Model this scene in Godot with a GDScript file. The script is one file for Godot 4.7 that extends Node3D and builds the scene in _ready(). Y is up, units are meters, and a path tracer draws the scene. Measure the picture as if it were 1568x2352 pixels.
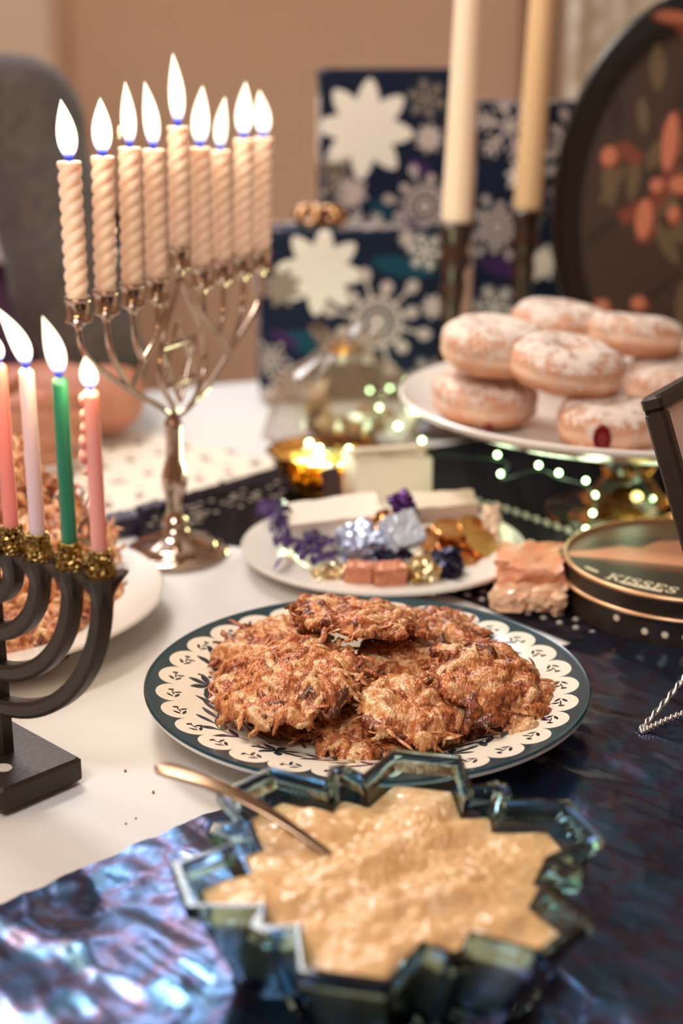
extends Node3D

# ---------------------------------------------------------------- basics
const T := 0.75            # height of the cloth on the table top
var rng := RandomNumberGenerator.new()
var used := {}
var M := {}

func V(x: float, h: float, z: float) -> Vector3:
	return Vector3(x, T + h, z)

func noise(sd: int, freq: float, oct := 3) -> FastNoiseLite:
	var n := FastNoiseLite.new()
	n.seed = sd
	n.noise_type = FastNoiseLite.TYPE_SIMPLEX
	n.frequency = freq
	n.fractal_octaves = oct
	return n

func numbered(called: String) -> String:
	if not used.has(called):
		used[called] = 0
		return called
	used[called] += 1
	return "%s_%03d" % [called, used[called]]

func tag(o: Node3D, label: String, category: String, group := "", kind := "") -> Node3D:
	o.set_meta("label", label)
	o.set_meta("category", category)
	if group != "":
		o.set_meta("group", group)
	if kind != "":
		o.set_meta("kind", kind)
	return o

func thing(called: String, label: String, category: String, at := Vector3.ZERO, turn := 0.0, group := "") -> Node3D:
	var o := Node3D.new()
	o.name = numbered(called)
	add_child(o)
	o.position = at
	o.rotation.y = turn
	tag(o, label, category, group)
	return o

func part(called: String, mesh: Mesh, material: Material, parent: Node3D, at := Vector3.ZERO, label := "") -> MeshInstance3D:
	var o := MeshInstance3D.new()
	o.mesh = mesh
	if material != null:
		o.material_override = material
	o.name = called if parent != self else numbered(called)
	parent.add_child(o, true)
	o.position = at
	if label != "":
		o.set_meta("label", label)
	return o

func struct(called: String, mesh: Mesh, material: Material, at := Vector3.ZERO, label := "") -> MeshInstance3D:
	var o := part(called, mesh, material, self, at)
	o.set_meta("kind", "structure")
	if label != "":
		o.set_meta("label", label)
	return o

func mat(c: Color, rough := 0.6, metal := 0.0, spec := 0.5) -> StandardMaterial3D:
	var m := StandardMaterial3D.new()
	m.albedo_color = c
	m.roughness = rough
	m.metallic = metal
	m.metallic_specular = spec
	return m

func ntex(sd: int, freq: float, ramp: Array = [], size := 256, oct := 4, normal := false, bump := 4.0) -> NoiseTexture2D:
	var t := NoiseTexture2D.new()
	t.width = size
	t.height = size
	t.seamless = true
	t.noise = noise(sd, freq, oct)
	if normal:
		t.as_normal_map = true
		t.bump_strength = bump
	if not ramp.is_empty():
		var g := Gradient.new()
		var offs := PackedFloat32Array()
		var cols := PackedColorArray()
		for r in ramp:
			offs.append(r[0])
			cols.append(r[1])
		g.offsets = offs
		g.colors = cols
		t.color_ramp = g
	return t

func tri(m: StandardMaterial3D, scale: float, world := false) -> StandardMaterial3D:
	m.uv1_triplanar = true
	m.uv1_world_triplanar = world
	m.uv1_scale = Vector3.ONE * scale
	return m

func relief(m: StandardMaterial3D, t: Texture2D, cm: float) -> StandardMaterial3D:
	m.heightmap_enabled = true
	m.heightmap_texture = t
	m.heightmap_scale = cm
	return m

# ---------------------------------------------------------------- meshes
func finish(v: PackedVector3Array, ix: PackedInt32Array, deg := 40.0, uv := PackedVector2Array(), col := PackedColorArray(), closed := true) -> ArrayMesh:
	# deg 180: all smooth; 0: flat; between: sharp where faces meet at more than deg
	if closed:
		var vol := 0.0
		for i in range(0, ix.size(), 3):
			vol += v[ix[i]].dot(v[ix[i + 1]].cross(v[ix[i + 2]]))
		if vol > 0.0:
			for i in range(0, ix.size(), 3):
				var s := ix[i + 1]
				ix[i + 1] = ix[i + 2]
				ix[i + 2] = s
	var arr := []
	arr.resize(Mesh.ARRAY_MAX)
	if deg >= 179.0:
		var nn := PackedVector3Array()
		nn.resize(v.size())
		for i in range(0, ix.size(), 3):
			var a := ix[i]
			var b := ix[i + 1]
			var c := ix[i + 2]
			var f := (v[c] - v[a]).cross(v[b] - v[a])
			nn[a] += f
			nn[b] += f
			nn[c] += f
		for i in nn.size():
			nn[i] = nn[i].normalized() if nn[i].length_squared() > 1e-24 else Vector3.UP
		arr[Mesh.ARRAY_VERTEX] = v
		arr[Mesh.ARRAY_NORMAL] = nn
		arr[Mesh.ARRAY_INDEX] = ix
		if uv.size():
			arr[Mesh.ARRAY_TEX_UV] = uv
		if col.size():
			arr[Mesh.ARRAY_COLOR] = col
	else:
		var fn := PackedVector3Array()
		var near := []
		near.resize(v.size())
		for i in near.size():
			near[i] = []
		for t in ix.size() / 3:
			var f := (v[ix[t * 3 + 2]] - v[ix[t * 3]]).cross(v[ix[t * 3 + 1]] - v[ix[t * 3]])
			fn.append(f)
			for k in 3:
				near[ix[t * 3 + k]].append(t)
		var ov := PackedVector3Array()
		var on := PackedVector3Array()
		var ou := PackedVector2Array()
		var oc := PackedColorArray()
		var cosd := cos(deg_to_rad(deg))
		for t in ix.size() / 3:
			if fn[t].length_squared() < 1e-26:
				continue
			var fa := fn[t].normalized()
			for k in 3:
				var p := ix[t * 3 + k]
				var s := Vector3.ZERO
				for o in near[p]:
					if fn[o].length_squared() > 1e-26 and fn[o].normalized().dot(fa) >= cosd:
						s += fn[o]
				ov.append(v[p])
				on.append(s.normalized())
				if uv.size():
					ou.append(uv[p])
				if col.size():
					oc.append(col[p])
		arr[Mesh.ARRAY_VERTEX] = ov
		arr[Mesh.ARRAY_NORMAL] = on
		if uv.size():
			arr[Mesh.ARRAY_TEX_UV] = ou
		if col.size():
			arr[Mesh.ARRAY_COLOR] = oc
	var m := ArrayMesh.new()
	m.add_surface_from_arrays(Mesh.PRIMITIVE_TRIANGLES, arr)
	return m

func quads(n: int, k: int, wrap := true) -> PackedInt32Array:
	# n rings of k points
	var ix := PackedInt32Array()
	for i in n - 1:
		for j in (k if wrap else k - 1):
			var a := i * k + j
			var b := i * k + (j + 1) % k
			ix.append_array([a, b, a + k, b, b + k, a + k])
	return ix

func loft(rings: Array, deg := 40.0, cap0 := true, cap1 := true) -> ArrayMesh:
	var v := PackedVector3Array()
	var k: int = rings[0].size()
	for r in rings:
		v.append_array(r)
	var ix := quads(rings.size(), k)
	for e in [0, 1]:
		if (e == 0 and cap0) or (e == 1 and cap1):
			var c := Vector3.ZERO
			var s: int = 0 if e == 0 else (rings.size() - 1) * k
			for j in k:
				c += v[s + j] / k
			v.append(c)
			for j in k:
				if e == 0:
					ix.append_array([v.size() - 1, s + (j + 1) % k, s + j])
				else:
					ix.append_array([v.size() - 1, s + j, s + (j + 1) % k])
	return finish(v, ix, deg)

func lathe(prof: Array, seg := 48, deg := 40.0, shear := Vector3.ZERO) -> ArrayMesh:
	# prof: Vector2(radius, y); UV seen from above
	var v := PackedVector3Array()
	var uv := PackedVector2Array()
	var big := 0.0
	for p in prof:
		big = maxf(big, p.x)
	for p in prof:
		for j in seg:
			var a := TAU * j / seg
			v.append(Vector3(p.x * cos(a), p.y, p.x * sin(a)) + shear * p.y)
			uv.append(Vector2(0.5 + 0.5 * p.x / big * cos(a), 0.5 + 0.5 * p.x / big * sin(a)))
	var ix := quads(prof.size(), seg)
	return finish(v, ix, deg, uv)

func tube(pts: Array, rad, sides := 10, deg := 60.0) -> ArrayMesh:
	var rings := []
	var up := Vector3(0.13, 0.31, 0.94).normalized()
	for i in pts.size():
		var t: Vector3 = (pts[mini(i + 1, pts.size() - 1)] - pts[maxi(i - 1, 0)]).normalized()
		var x := up.cross(t)
		if x.length() < 0.05:
			x = Vector3(1, 0.2, 0).cross(t)
		x = x.normalized()
		var y := t.cross(x).normalized()
		up = y if i == 0 else (up - t * up.dot(t)).normalized()
		x = up.cross(t).normalized()
		var r: float = rad[i] if rad is Array else rad
		var ring := PackedVector3Array()
		for j in sides:
			var a := TAU * j / sides
			ring.append(pts[i] + x * cos(a) * r + up * sin(a) * r)
		rings.append(ring)
	return loft(rings, deg)

func spline(ctrl: Array, n: int) -> Array:
	var c := Curve3D.new()
	for i in ctrl.size():
		var t: Vector3 = (ctrl[mini(i + 1, ctrl.size() - 1)] - ctrl[maxi(i - 1, 0)]) / 6.0
		c.add_point(ctrl[i], -t, t)
	var out := []
	for i in n + 1:
		out.append(c.sample_baked(c.get_baked_length() * i / n, true) if false else c.samplef(float(ctrl.size() - 1) * i / n))
	return out

func box(s: Vector3, b := 0.002, deg := 20.0) -> ArrayMesh:
	var rings := []
	var h := s / 2.0
	for e in [[-h.y, b], [-h.y + b, 0.0], [h.y - b, 0.0], [h.y, b]]:
		var i: float = e[1]
		var x := h.x - i
		var z := h.z - i
		rings.append(PackedVector3Array([Vector3(-x, e[0], -z + b), Vector3(-x + b, e[0], -z), Vector3(x - b, e[0], -z), Vector3(x, e[0], -z + b), Vector3(x, e[0], z - b), Vector3(x - b, e[0], z), Vector3(-x + b, e[0], z), Vector3(-x, e[0], z - b)]))
	return loft(rings, deg)

func sphere(r: float, seg := 12) -> SphereMesh:
	var s := SphereMesh.new()
	s.radius = r
	s.height = 2 * r
	s.radial_segments = seg
	s.rings = seg / 2
	return s

func join(list: Array) -> ArrayMesh:
	var st := SurfaceTool.new()
	st.begin(Mesh.PRIMITIVE_TRIANGLES)
	for e in list:
		st.append_from(e[0], 0, e[1] if e.size() > 1 else Transform3D())
	return st.commit()

func jitter(m: ArrayMesh, amp: float, freq: float, sd: int, deg := 40.0) -> ArrayMesh:
	# crumples a mesh: same place, same push
	var n := noise(sd, freq, 3)
	var arr := m.surface_get_arrays(0)
	var src: PackedVector3Array = arr[Mesh.ARRAY_VERTEX]
	var where := {}
	var v := PackedVector3Array()
	var ix := PackedInt32Array()
	var given: Variant = arr[Mesh.ARRAY_INDEX]
	var order: PackedInt32Array = given if given != null and given.size() else PackedInt32Array(range(src.size()))
	for i in order:
		var p := src[i]
		var key := p.snapped(Vector3.ONE * 1e-5)
		if not where.has(key):
			where[key] = v.size()
			v.append(p + Vector3(n.get_noise_3dv(p), n.get_noise_3dv(p + Vector3.ONE * 3.1), n.get_noise_3dv(p - Vector3.ONE * 2.7)) * amp)
		ix.append(where[key])
	return finish(v, ix, deg)

func subdivided(s: Vector3, n: int) -> ArrayMesh:
	var b := BoxMesh.new()
	b.size = s
	b.subdivide_width = n
	b.subdivide_height = n
	b.subdivide_depth = n
	var st := SurfaceTool.new()
	st.create_from(b, 0)
	return st.commit()

# surface nets over tapered capsules joined by a smooth minimum
func nets(bones: Array, cell: float, k: float) -> ArrayMesh:
	var lo := Vector3.ONE * 1e9
	var hi := -lo
	for b in bones:
		var r: float = maxf(b[2], b[3]) + k + cell * 2
		for e in [b[0], b[1]]:
			lo = lo.min(e - Vector3.ONE * r)
			hi = hi.max(e + Vector3.ONE * r)
	var nx := int((hi.x - lo.x) / cell) + 2
	var ny := int((hi.y - lo.y) / cell) + 2
	var nz := int((hi.z - lo.z) / cell) + 2
	var f := PackedFloat32Array()
	f.resize(nx * ny * nz)
	f.fill(1.0)
	for b in bones:
		var a: Vector3 = b[0]
		var c: Vector3 = b[1]
		var ra: float = b[2]
		var rc: float = b[3]
		var m := maxf(ra, rc) + k + cell * 2
		var l := ((a.min(c) - Vector3.ONE * m - lo) / cell).floor()
		var h := ((a.max(c) + Vector3.ONE * m - lo) / cell).ceil()
		var d := c - a
		var dd := maxf(d.length_squared(), 1e-9)
		for x in range(maxi(0, int(l.x)), mini(nx, int(h.x) + 1)):
			for y in range(maxi(0, int(l.y)), mini(ny, int(h.y) + 1)):
				for z in range(maxi(0, int(l.z)), mini(nz, int(h.z) + 1)):
					var p := lo + Vector3(x, y, z) * cell
					var t := clampf((p - a).dot(d) / dd, 0.0, 1.0)
					var dist := p.distance_to(a + d * t) - lerpf(ra, rc, t)
					var i := (x * ny + y) * nz + z
					var w := maxf(k - absf(f[i] - dist), 0.0) / k
					f[i] = minf(f[i], dist) - w * w * k * 0.25
	var where := {}
	var v := PackedVector3Array()
	var ix := PackedInt32Array()
	var off := [0, 1, nz, nz + 1, ny * nz, ny * nz + 1, ny * nz + nz, ny * nz + nz + 1]
	var pos := [Vector3(0, 0, 0), Vector3(0, 0, 1), Vector3(0, 1, 0), Vector3(0, 1, 1), Vector3(1, 0, 0), Vector3(1, 0, 1), Vector3(1, 1, 0), Vector3(1, 1, 1)]
	var edges := [[0, 1], [2, 3], [4, 5], [6, 7], [0, 2], [1, 3], [4, 6], [5, 7], [0, 4], [1, 5], [2, 6], [3, 7]]
	for x in nx - 1:
		for y in ny - 1:
			for z in nz - 1:
				var i := (x * ny + y) * nz + z
				var neg := 0
				for o in off:
					if f[i + o] < 0.0:
						neg += 1
				if neg == 0 or neg == 8:
					continue
				var s := Vector3.ZERO
				var c := 0
				for e in edges:
					var fa := f[i + off[e[0]]]
					var fb := f[i + off[e[1]]]
					if (fa < 0.0) != (fb < 0.0):
						s += pos[e[0]].lerp(pos[e[1]], fa / (fa - fb))
						c += 1
				where[i] = v.size()
				v.append(lo + (Vector3(x, y, z) + s / c) * cell)
	var step := [ny * nz, nz, 1]
	for i in where:
		for ax in 3:
			var j: int = i + step[ax]
			if j >= f.size() or (f[i] < 0.0) == (f[j] < 0.0):
				continue
			var s1: int = step[(ax + 1) % 3]
			var s2: int = step[(ax + 2) % 3]
			if not (where.has(i - s1) and where.has(i - s2) and where.has(i - s1 - s2)):
				continue
			var q := [where[i], where[i - s1], where[i - s1 - s2], where[i - s2]]
			if f[i] < 0.0:
				ix.append_array([q[0], q[2], q[1], q[0], q[3], q[2]])
			else:
				ix.append_array([q[0], q[1], q[2], q[0], q[2], q[3]])
	return finish(v, ix, 180.0)

# ---------------------------------------------------------------- drawing flat print
func poly(im: Image, pts: Array, c: Color) -> void:
	var lo := 1e9
	var hi := -1e9
	for p in pts:
		lo = minf(lo, p.y)
		hi = maxf(hi, p.y)
	for y in range(maxi(0, int(lo)), mini(im.get_height(), int(hi) + 1)):
		var xs := []
		for i in pts.size():
			var a: Vector2 = pts[i]
			var b: Vector2 = pts[(i + 1) % pts.size()]
			if (a.y <= y + 0.5) != (b.y <= y + 0.5):
				xs.append(a.x + (y + 0.5 - a.y) / (b.y - a.y) * (b.x - a.x))
		xs.sort()
		for i in range(0, xs.size() - 1, 2):
			var x0 := clampi(roundi(xs[i]), 0, im.get_width())
			var x1 := clampi(roundi(xs[i + 1]), 0, im.get_width())
			if x1 > x0:
				im.fill_rect(Rect2i(x0, y, x1 - x0, 1), c)

func oval(im: Image, c: Vector2, rx: float, ry: float, ang: float, col: Color, tip := 0.0, n := 24) -> void:
	# tip > 0 makes a leaf that is pointed at both ends
	var pts := []
	for i in n:
		var a := TAU * i / n
		var s := sin(a)
		pts.append(c + Vector2(cos(a) * rx, s * ry * (1.0 - tip * cos(a) * cos(a))).rotated(ang))
	poly(im, pts, col)

func stroke(im: Image, pts: Array, w: float, col: Color) -> void:
	for i in pts.size() - 1:
		var a: Vector2 = pts[i]
		var b: Vector2 = pts[i + 1]
		var n := (b - a).normalized().orthogonal() * w / 2.0
		var e := (b - a).normalized() * w * 0.3
		poly(im, [a + n - e, b + n + e, b - n + e, a - n - e], col)

func image_tex(im: Image) -> ImageTexture:
	return ImageTexture.create_from_image(im)

func flake(im: Image, c: Vector2, r: float, kind: int, col: Color, bg: Color, turn: float) -> void:
	if kind == 0:      # bold flake of rounded petals
		for i in 8:
			var a := turn + TAU * i / 8
			oval(im, c + Vector2.from_angle(a) * r * 0.5, r * 0.52, r * 0.24, a, col, 0.25)
		oval(im, c, r * 0.5, r * 0.5, 0, col)
	elif kind == 1:    # lacy flake with knobbed rays
		for i in 12:
			var a := turn + TAU * i / 12
			var l := r if i % 2 == 0 else r * 0.72
			stroke(im, [c, c + Vector2.from_angle(a) * l], r * 0.07, col)
			oval(im, c + Vector2.from_angle(a) * l, r * 0.15, r * 0.13, a, col)
			oval(im, c + Vector2.from_angle(a) * r * 0.48, r * 0.13, r * 0.07, a + PI / 2, col)
		oval(im, c, r * 0.36, r * 0.36, 0, col)
		oval(im, c, r * 0.29, r * 0.29, 0, bg)
		oval(im, c, r * 0.2, r * 0.2, 0, col)
	else:
		for i in 6:
			var a := turn + TAU * i / 6
			var d := Vector2.from_angle(a)
			stroke(im, [c, c + d * r], r * 0.12, col)
			for q in [0.45, 0.7]:
				for s in [-1.0, 1.0]:
					stroke(im, [c + d * r * q, c + d * r * (q + 0.2) + d.orthogonal() * s * r * 0.24], r * 0.09, col)

# ---------------------------------------------------------------- potato latke
const PALE := Color(0.86, 0.57, 0.31)
const GOLD := Color(0.74, 0.33, 0.125)
const ORNG := Color(0.55, 0.165, 0.058)
const BRWN := Color(0.27, 0.068, 0.025)
const CHAR := Color(0.075, 0.026, 0.012)

func crust(t: float) -> Color:
	# 0 pale potato ... 1 dark crisp
	if t < 0.3:
		return PALE.lerp(GOLD, t / 0.3)
	if t < 0.6:
		return GOLD.lerp(ORNG, (t - 0.3) / 0.3)
	if t < 0.85:
		return ORNG.lerp(BRWN, (t - 0.6) / 0.25)
	return BRWN.lerp(CHAR, clampf((t - 0.85) / 0.3, 0, 1))

# shreds of potato pressed into a cake: each shred raises a height field of res mm; top and underside closed at the ragged edge
func latke(sd: int, rad: float, nstr: int, res: float, dome: float, brown: float) -> ArrayMesh:
	var r := RandomNumberGenerator.new()
	r.seed = sd
	var n1 := noise(sd, 0.045, 2)
	var n2 := noise(sd + 7, 0.22, 3)
	var n3 := noise(sd + 13, 0.06, 3)
	var n := int(rad * 2.5 / res)
	var half := n * res / 2.0
	var H := PackedFloat32Array()
	var B := PackedFloat32Array()
	var C := PackedColorArray()
	H.resize(n * n)
	B.resize(n * n)
	C.resize(n * n)
	H.fill(-1e6)
	B.fill(1e6)
	var edge := PackedFloat32Array()
	for i in 64:
		var a := TAU * i / 64
		edge.append(rad * (0.86 + 0.17 * n1.get_noise_2d(cos(a) * 30, sin(a) * 30)))
	for i in n:
		for j in n:
			var x := j * res - half
			var y := i * res - half
			var q := sqrt(x * x + y * y) / edge[int(fposmod(atan2(y, x) / TAU, 1.0) * 64) % 64]
			if q < 1.0:
				var e := sqrt(1.0 - q * q)
				H[i * n + j] = 4.6 * e + 1.6 * n2.get_noise_2d(x * 0.8, y * 0.8) + 3.4 * n1.get_noise_2d(x + 50, y)
				B[i * n + j] = -4.5 * e + 1.2 * n2.get_noise_2d(x + 90, y)
				C[i * n + j] = crust(clampf(0.34 + brown + 0.5 * n2.get_noise_2d(x * 2.0, y + 33) + 0.5 * n3.get_noise_2d(x, y), 0, 1.1))
	for s in nstr:
		var a := r.randf() * TAU
		var q := sqrt(r.randf())
		var ring := edge[int(a / TAU * 64) % 64]
		var c := Vector2(cos(a), sin(a)) * ring * q * 1.0
		var dir := r.randf() * TAU
		if q > 0.8 and r.randf() < 0.55:
			dir = a + PI / 2 + r.randf_range(-0.6, 0.6)
		var length := r.randf_range(9.0, 34.0) * (1.0 if q < 0.8 else 0.7)
		var w := r.randf_range(0.8, 1.5) if r.randf() < 0.45 else r.randf_range(1.5, 3.0)
		var bend := r.randf_range(-0.05, 0.05)
		var level := r.randf_range(-0.9, 1.5) - w * 0.15
		var tilt := r.randf_range(-0.08, 0.08)
		var tone := clampf(0.27 + brown + r.randf_range(-0.14, 0.12) + 0.75 * n3.get_noise_2d(c.x, c.y) + 0.24 * q * q * q, 0.0, 1.1)
		var steps := int(length / (res * 0.75))
		var p := c - Vector2.from_angle(dir) * length / 2.0
		for t in steps:
			var u := float(t) / steps
			p += Vector2.from_angle(dir + bend * (u - 0.5) * length) * res * 0.75
			var ww := w * pow(maxf(1.0 - pow(absf(2 * u - 1), 3.0), 0.02), 0.5)
			var ci := int((p.y + half) / res + 0.5)
			var cj := int((p.x + half) / res + 0.5)
			var qq := p.length() / ring
			var z := 4.0 * sqrt(maxf(0.0, 1.0 - qq * qq)) + level + tilt * (u - 0.5) * length + 3.4 * n1.get_noise_2d(p.x + 50, p.y) + sin(u * PI) * 0.8
			var k := int(ceil(ww / res))
			for di in range(-k, k + 1):
				for dj in range(-k, k + 1):
					var ii := ci + di
					var jj := cj + dj
					if ii < 1 or jj < 1 or ii >= n - 1 or jj >= n - 1:
						continue
					var ox := jj * res - half - p.x
					var oy := ii * res - half - p.y
					var d2 := (ox * ox + oy * oy) / (ww * ww + 0.01)
					if d2 >= 1.0:
						continue
					var h := z + ww * 0.42 * (1.0 - d2 * d2)
					var at := ii * n + jj
					if h > H[at]:
						if B[at] > 1e5:
							B[at] = z - ww * 0.7 - 0.4
						H[at] = h
						C[at] = crust(clampf(tone + 0.30 * d2 * d2 + 0.30 * n2.get_noise_2d(p.x * 3.0 + ox, p.y * 3.0 + oy), 0, 1.1))
	var soft := H.duplicate()
	for i in range(1, n - 1):
		for j in range(1, n - 1):
			var at := i * n + j
			if H[at] > -1e5:
				var sum := H[at] * 3.0
				var cnt := 3.0
				for o in [-1, 1, -n, n]:
					if H[at + o] > -1e5:
						sum += H[at + o]
						cnt += 1.0
				soft[at] = sum / cnt
	H = soft
	var id := PackedInt32Array()
	id.resize(n * n)
	id.fill(-1)
	var v := PackedVector3Array()
	var col := PackedColorArray()
	for i in n:
		for j in n:
			var at := i * n + j
			if H[at] > -1e5:
				id[at] = v.size()
				var x := j * res - half
				var y := i * res - half
				var drop := dome * (x * x + y * y) / (rad * rad)
				var fine := 0.55 * n2.get_noise_2d(x * 4.0, y * 4.0)
				v.append(Vector3(x, H[at] + fine - drop, y) * 0.001)
				v.append(Vector3(x, minf(B[at], H[at] - 0.6) - drop, y) * 0.001)
				col.append(C[at])
				col.append(C[at])
	var ix := PackedInt32Array()
	for i in n - 1:
		for j in n - 1:
			var a := id[i * n + j]
			var b := id[i * n + j + 1]
			var c := id[(i + 1) * n + j]
			var d := id[(i + 1) * n + j + 1]
			if a < 0 or b < 0 or c < 0 or d < 0:
				continue
			ix.append_array([a, b, c, b, d, c, a + 1, c + 1, b + 1, b + 1, c + 1, d + 1])
			for e in [[i - 1, j, 0, 1, a, b], [i + 1, j, 0, 1, d, c], [i, j - 1, 1, 0, c, a], [i, j + 1, 1, 0, b, d]]:
				var open := false
				if e[0] < 0 or e[1] < 0 or e[0] >= n - 1 or e[1] >= n - 1:
					open = true
				else:
					for o in [0, 1, n, n + 1]:
						if id[e[0] * n + e[1] + o] < 0:
							open = true
				if open:
					ix.append_array([e[4], e[4] + 1, e[5], e[5], e[4] + 1, e[5] + 1])
	return finish(v, ix, 180.0, PackedVector2Array(), col)

# ---------------------------------------------------------------- flames and candles
func flame_mesh(h: float, w: float, lean: Vector3) -> ArrayMesh:
	var rings := 20
	var seg := 18
	var v := PackedVector3Array()
	var uv := PackedVector2Array()
	for i in rings + 1:
		var t := float(i) / rings
		var r := w * 0.5 * pow(sin(PI * pow(t, 0.74)), 0.9) if t < 1.0 else 0.0
		if t < 0.12:
			r = maxf(r, w * 0.20 * (1.0 - t))
		for j in seg:
			var a := TAU * j / seg
			v.append(Vector3(r * cos(a), h * t, r * sin(a)) + lean * h * t * t)
			uv.append(Vector2(float(j) / seg, 1.0 - t))
	return finish(v, quads(rings + 1, seg), 180.0, uv)

func flame_material() -> StandardMaterial3D:
	var m := mat(Color(0.02, 0.02, 0.05), 1.0)
	var g := Gradient.new()
	g.offsets = PackedFloat32Array([0.0, 0.78, 0.88, 0.95, 1.0])
	g.colors = PackedColorArray([Color(1, 0.93, 0.8), Color(1, 0.95, 0.86), Color(0.75, 0.72, 0.85), Color(0.13, 0.2, 0.62), Color(0.1, 0.12, 0.5)])
	var t := GradientTexture2D.new()
	t.gradient = g
	t.width = 4
	t.height = 128
	t.fill_from = Vector2(0, 0)
	t.fill_to = Vector2(0, 1)
	m.emission_enabled = true
	m.emission = Color.WHITE
	m.emission_operator = BaseMaterial3D.EMISSION_OP_MULTIPLY
	m.emission_texture = t
	m.emission_energy_multiplier = 3.2
	return m

func light_flame(o: Node3D, base: Vector3, h: float, w: float, lean: Vector3, power: float) -> void:
	part("flame", flame_mesh(h, w, lean), M.flame, o, base, "bright white flame with a blue foot")
	var l := OmniLight3D.new()
	l.name = "flame_light"
	l.light_color = Color(1.0, 0.84, 0.62)
	l.light_energy = power
	l.light_size = 0.004
	l.omni_range = 6.0
	l.omni_attenuation = 2.0
	l.shadow_enabled = true
	o.add_child(l, true)
	l.position = base + Vector3(0, h * 0.42, 0) + lean * h * 0.18

func twisted_candle(h: float, r: float, turns: float) -> ArrayMesh:
	var rings := int(h / 0.0011)
	var seg := 32
	var v := PackedVector3Array()
	for i in rings + 1:
		var y := h * i / rings
		for j in seg:
			var a := TAU * j / seg
			var q := r * (0.77 + 0.23 * absf(cos(1.5 * (a + turns * y))) * clampf((y - 0.004) / 0.012, 0.25, 1.0))
			var up := h - y
			if up < 0.004:   # the melted lip
				q = lerpf(q, r * 1.03, 1.0 - up / 0.004)
			if up < 0.0006:
				q *= 0.9
			v.append(Vector3(q * cos(a), y, q * sin(a)))
	for j in seg:            # the pool round the wick
		var a := TAU * j / seg
		v.append(Vector3(r * 0.6 * cos(a), h - 0.0012, r * 0.6 * sin(a)))
	var ix := quads(rings + 2, seg)
	v.append(Vector3(0, h - 0.0014, 0))
	v.append(Vector3.ZERO)
	var s := (rings + 1) * seg
	for j in seg:
		ix.append_array([v.size() - 2, s + j, s + (j + 1) % seg])
		ix.append_array([v.size() - 1, (j + 1) % seg, j])
	return finish(v, ix, 180.0)

# ---------------------------------------------------------------- plate profiles
func plate_mesh(r: float, h: float, well: float, top: Material, under: Material) -> ArrayMesh:
	var up := [Vector2(0.0, 0.006), Vector2(well * 0.92, 0.006), Vector2(well, 0.0072), Vector2(well * 1.07, 0.0105), Vector2(lerpf(well, r, 0.5), lerpf(0.0105, h, 0.6)), Vector2(r * 0.975, h - 0.001), Vector2(r * 0.99, h - 0.0002), Vector2(r, h - 0.0012)]
	var down := [Vector2(r, h - 0.0012), Vector2(r * 0.997, h - 0.0032), Vector2(lerpf(well, r, 0.5), lerpf(0.0105, h, 0.6) - 0.005), Vector2(well * 0.98, 0.003), Vector2(well * 0.8, 0.0015), Vector2(well * 0.79, 0.0), Vector2(well * 0.74, 0.0), Vector2(well * 0.73, 0.002), Vector2(0.0, 0.002)]
	var m := lathe(up, 128, 60.0)
	var u := lathe(down, 128, 60.0)
	var out := ArrayMesh.new()
	# lathe() closes by volume; an open shell needs its own turn: top faces up, underside faces down
	for e in [[m, 1.0], [u, -1.0]]:
		var arr: Array = e[0].surface_get_arrays(0)
		var nn: PackedVector3Array = arr[Mesh.ARRAY_NORMAL]
		if nn[nn.size() / 8].y * e[1] < 0.0:
			var vv: PackedVector3Array = arr[Mesh.ARRAY_VERTEX]
			var tt: PackedVector2Array = arr[Mesh.ARRAY_TEX_UV]
			for i in range(0, vv.size(), 3):
				var a := vv[i + 1]
				vv[i + 1] = vv[i + 2]
				vv[i + 2] = a
				var b := nn[i + 1]
				nn[i + 1] = nn[i + 2]
				nn[i + 2] = b
				var c := tt[i + 1]
				tt[i + 1] = tt[i + 2]
				tt[i + 2] = c
			for i in nn.size():
				nn[i] = -nn[i]
			arr[Mesh.ARRAY_VERTEX] = vv
			arr[Mesh.ARRAY_NORMAL] = nn
			arr[Mesh.ARRAY_TEX_UV] = tt
		out.add_surface_from_arrays(Mesh.PRIMITIVE_TRIANGLES, arr)
	out.surface_set_material(0, top)
	out.surface_set_material(1, under)
	return out

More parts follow.
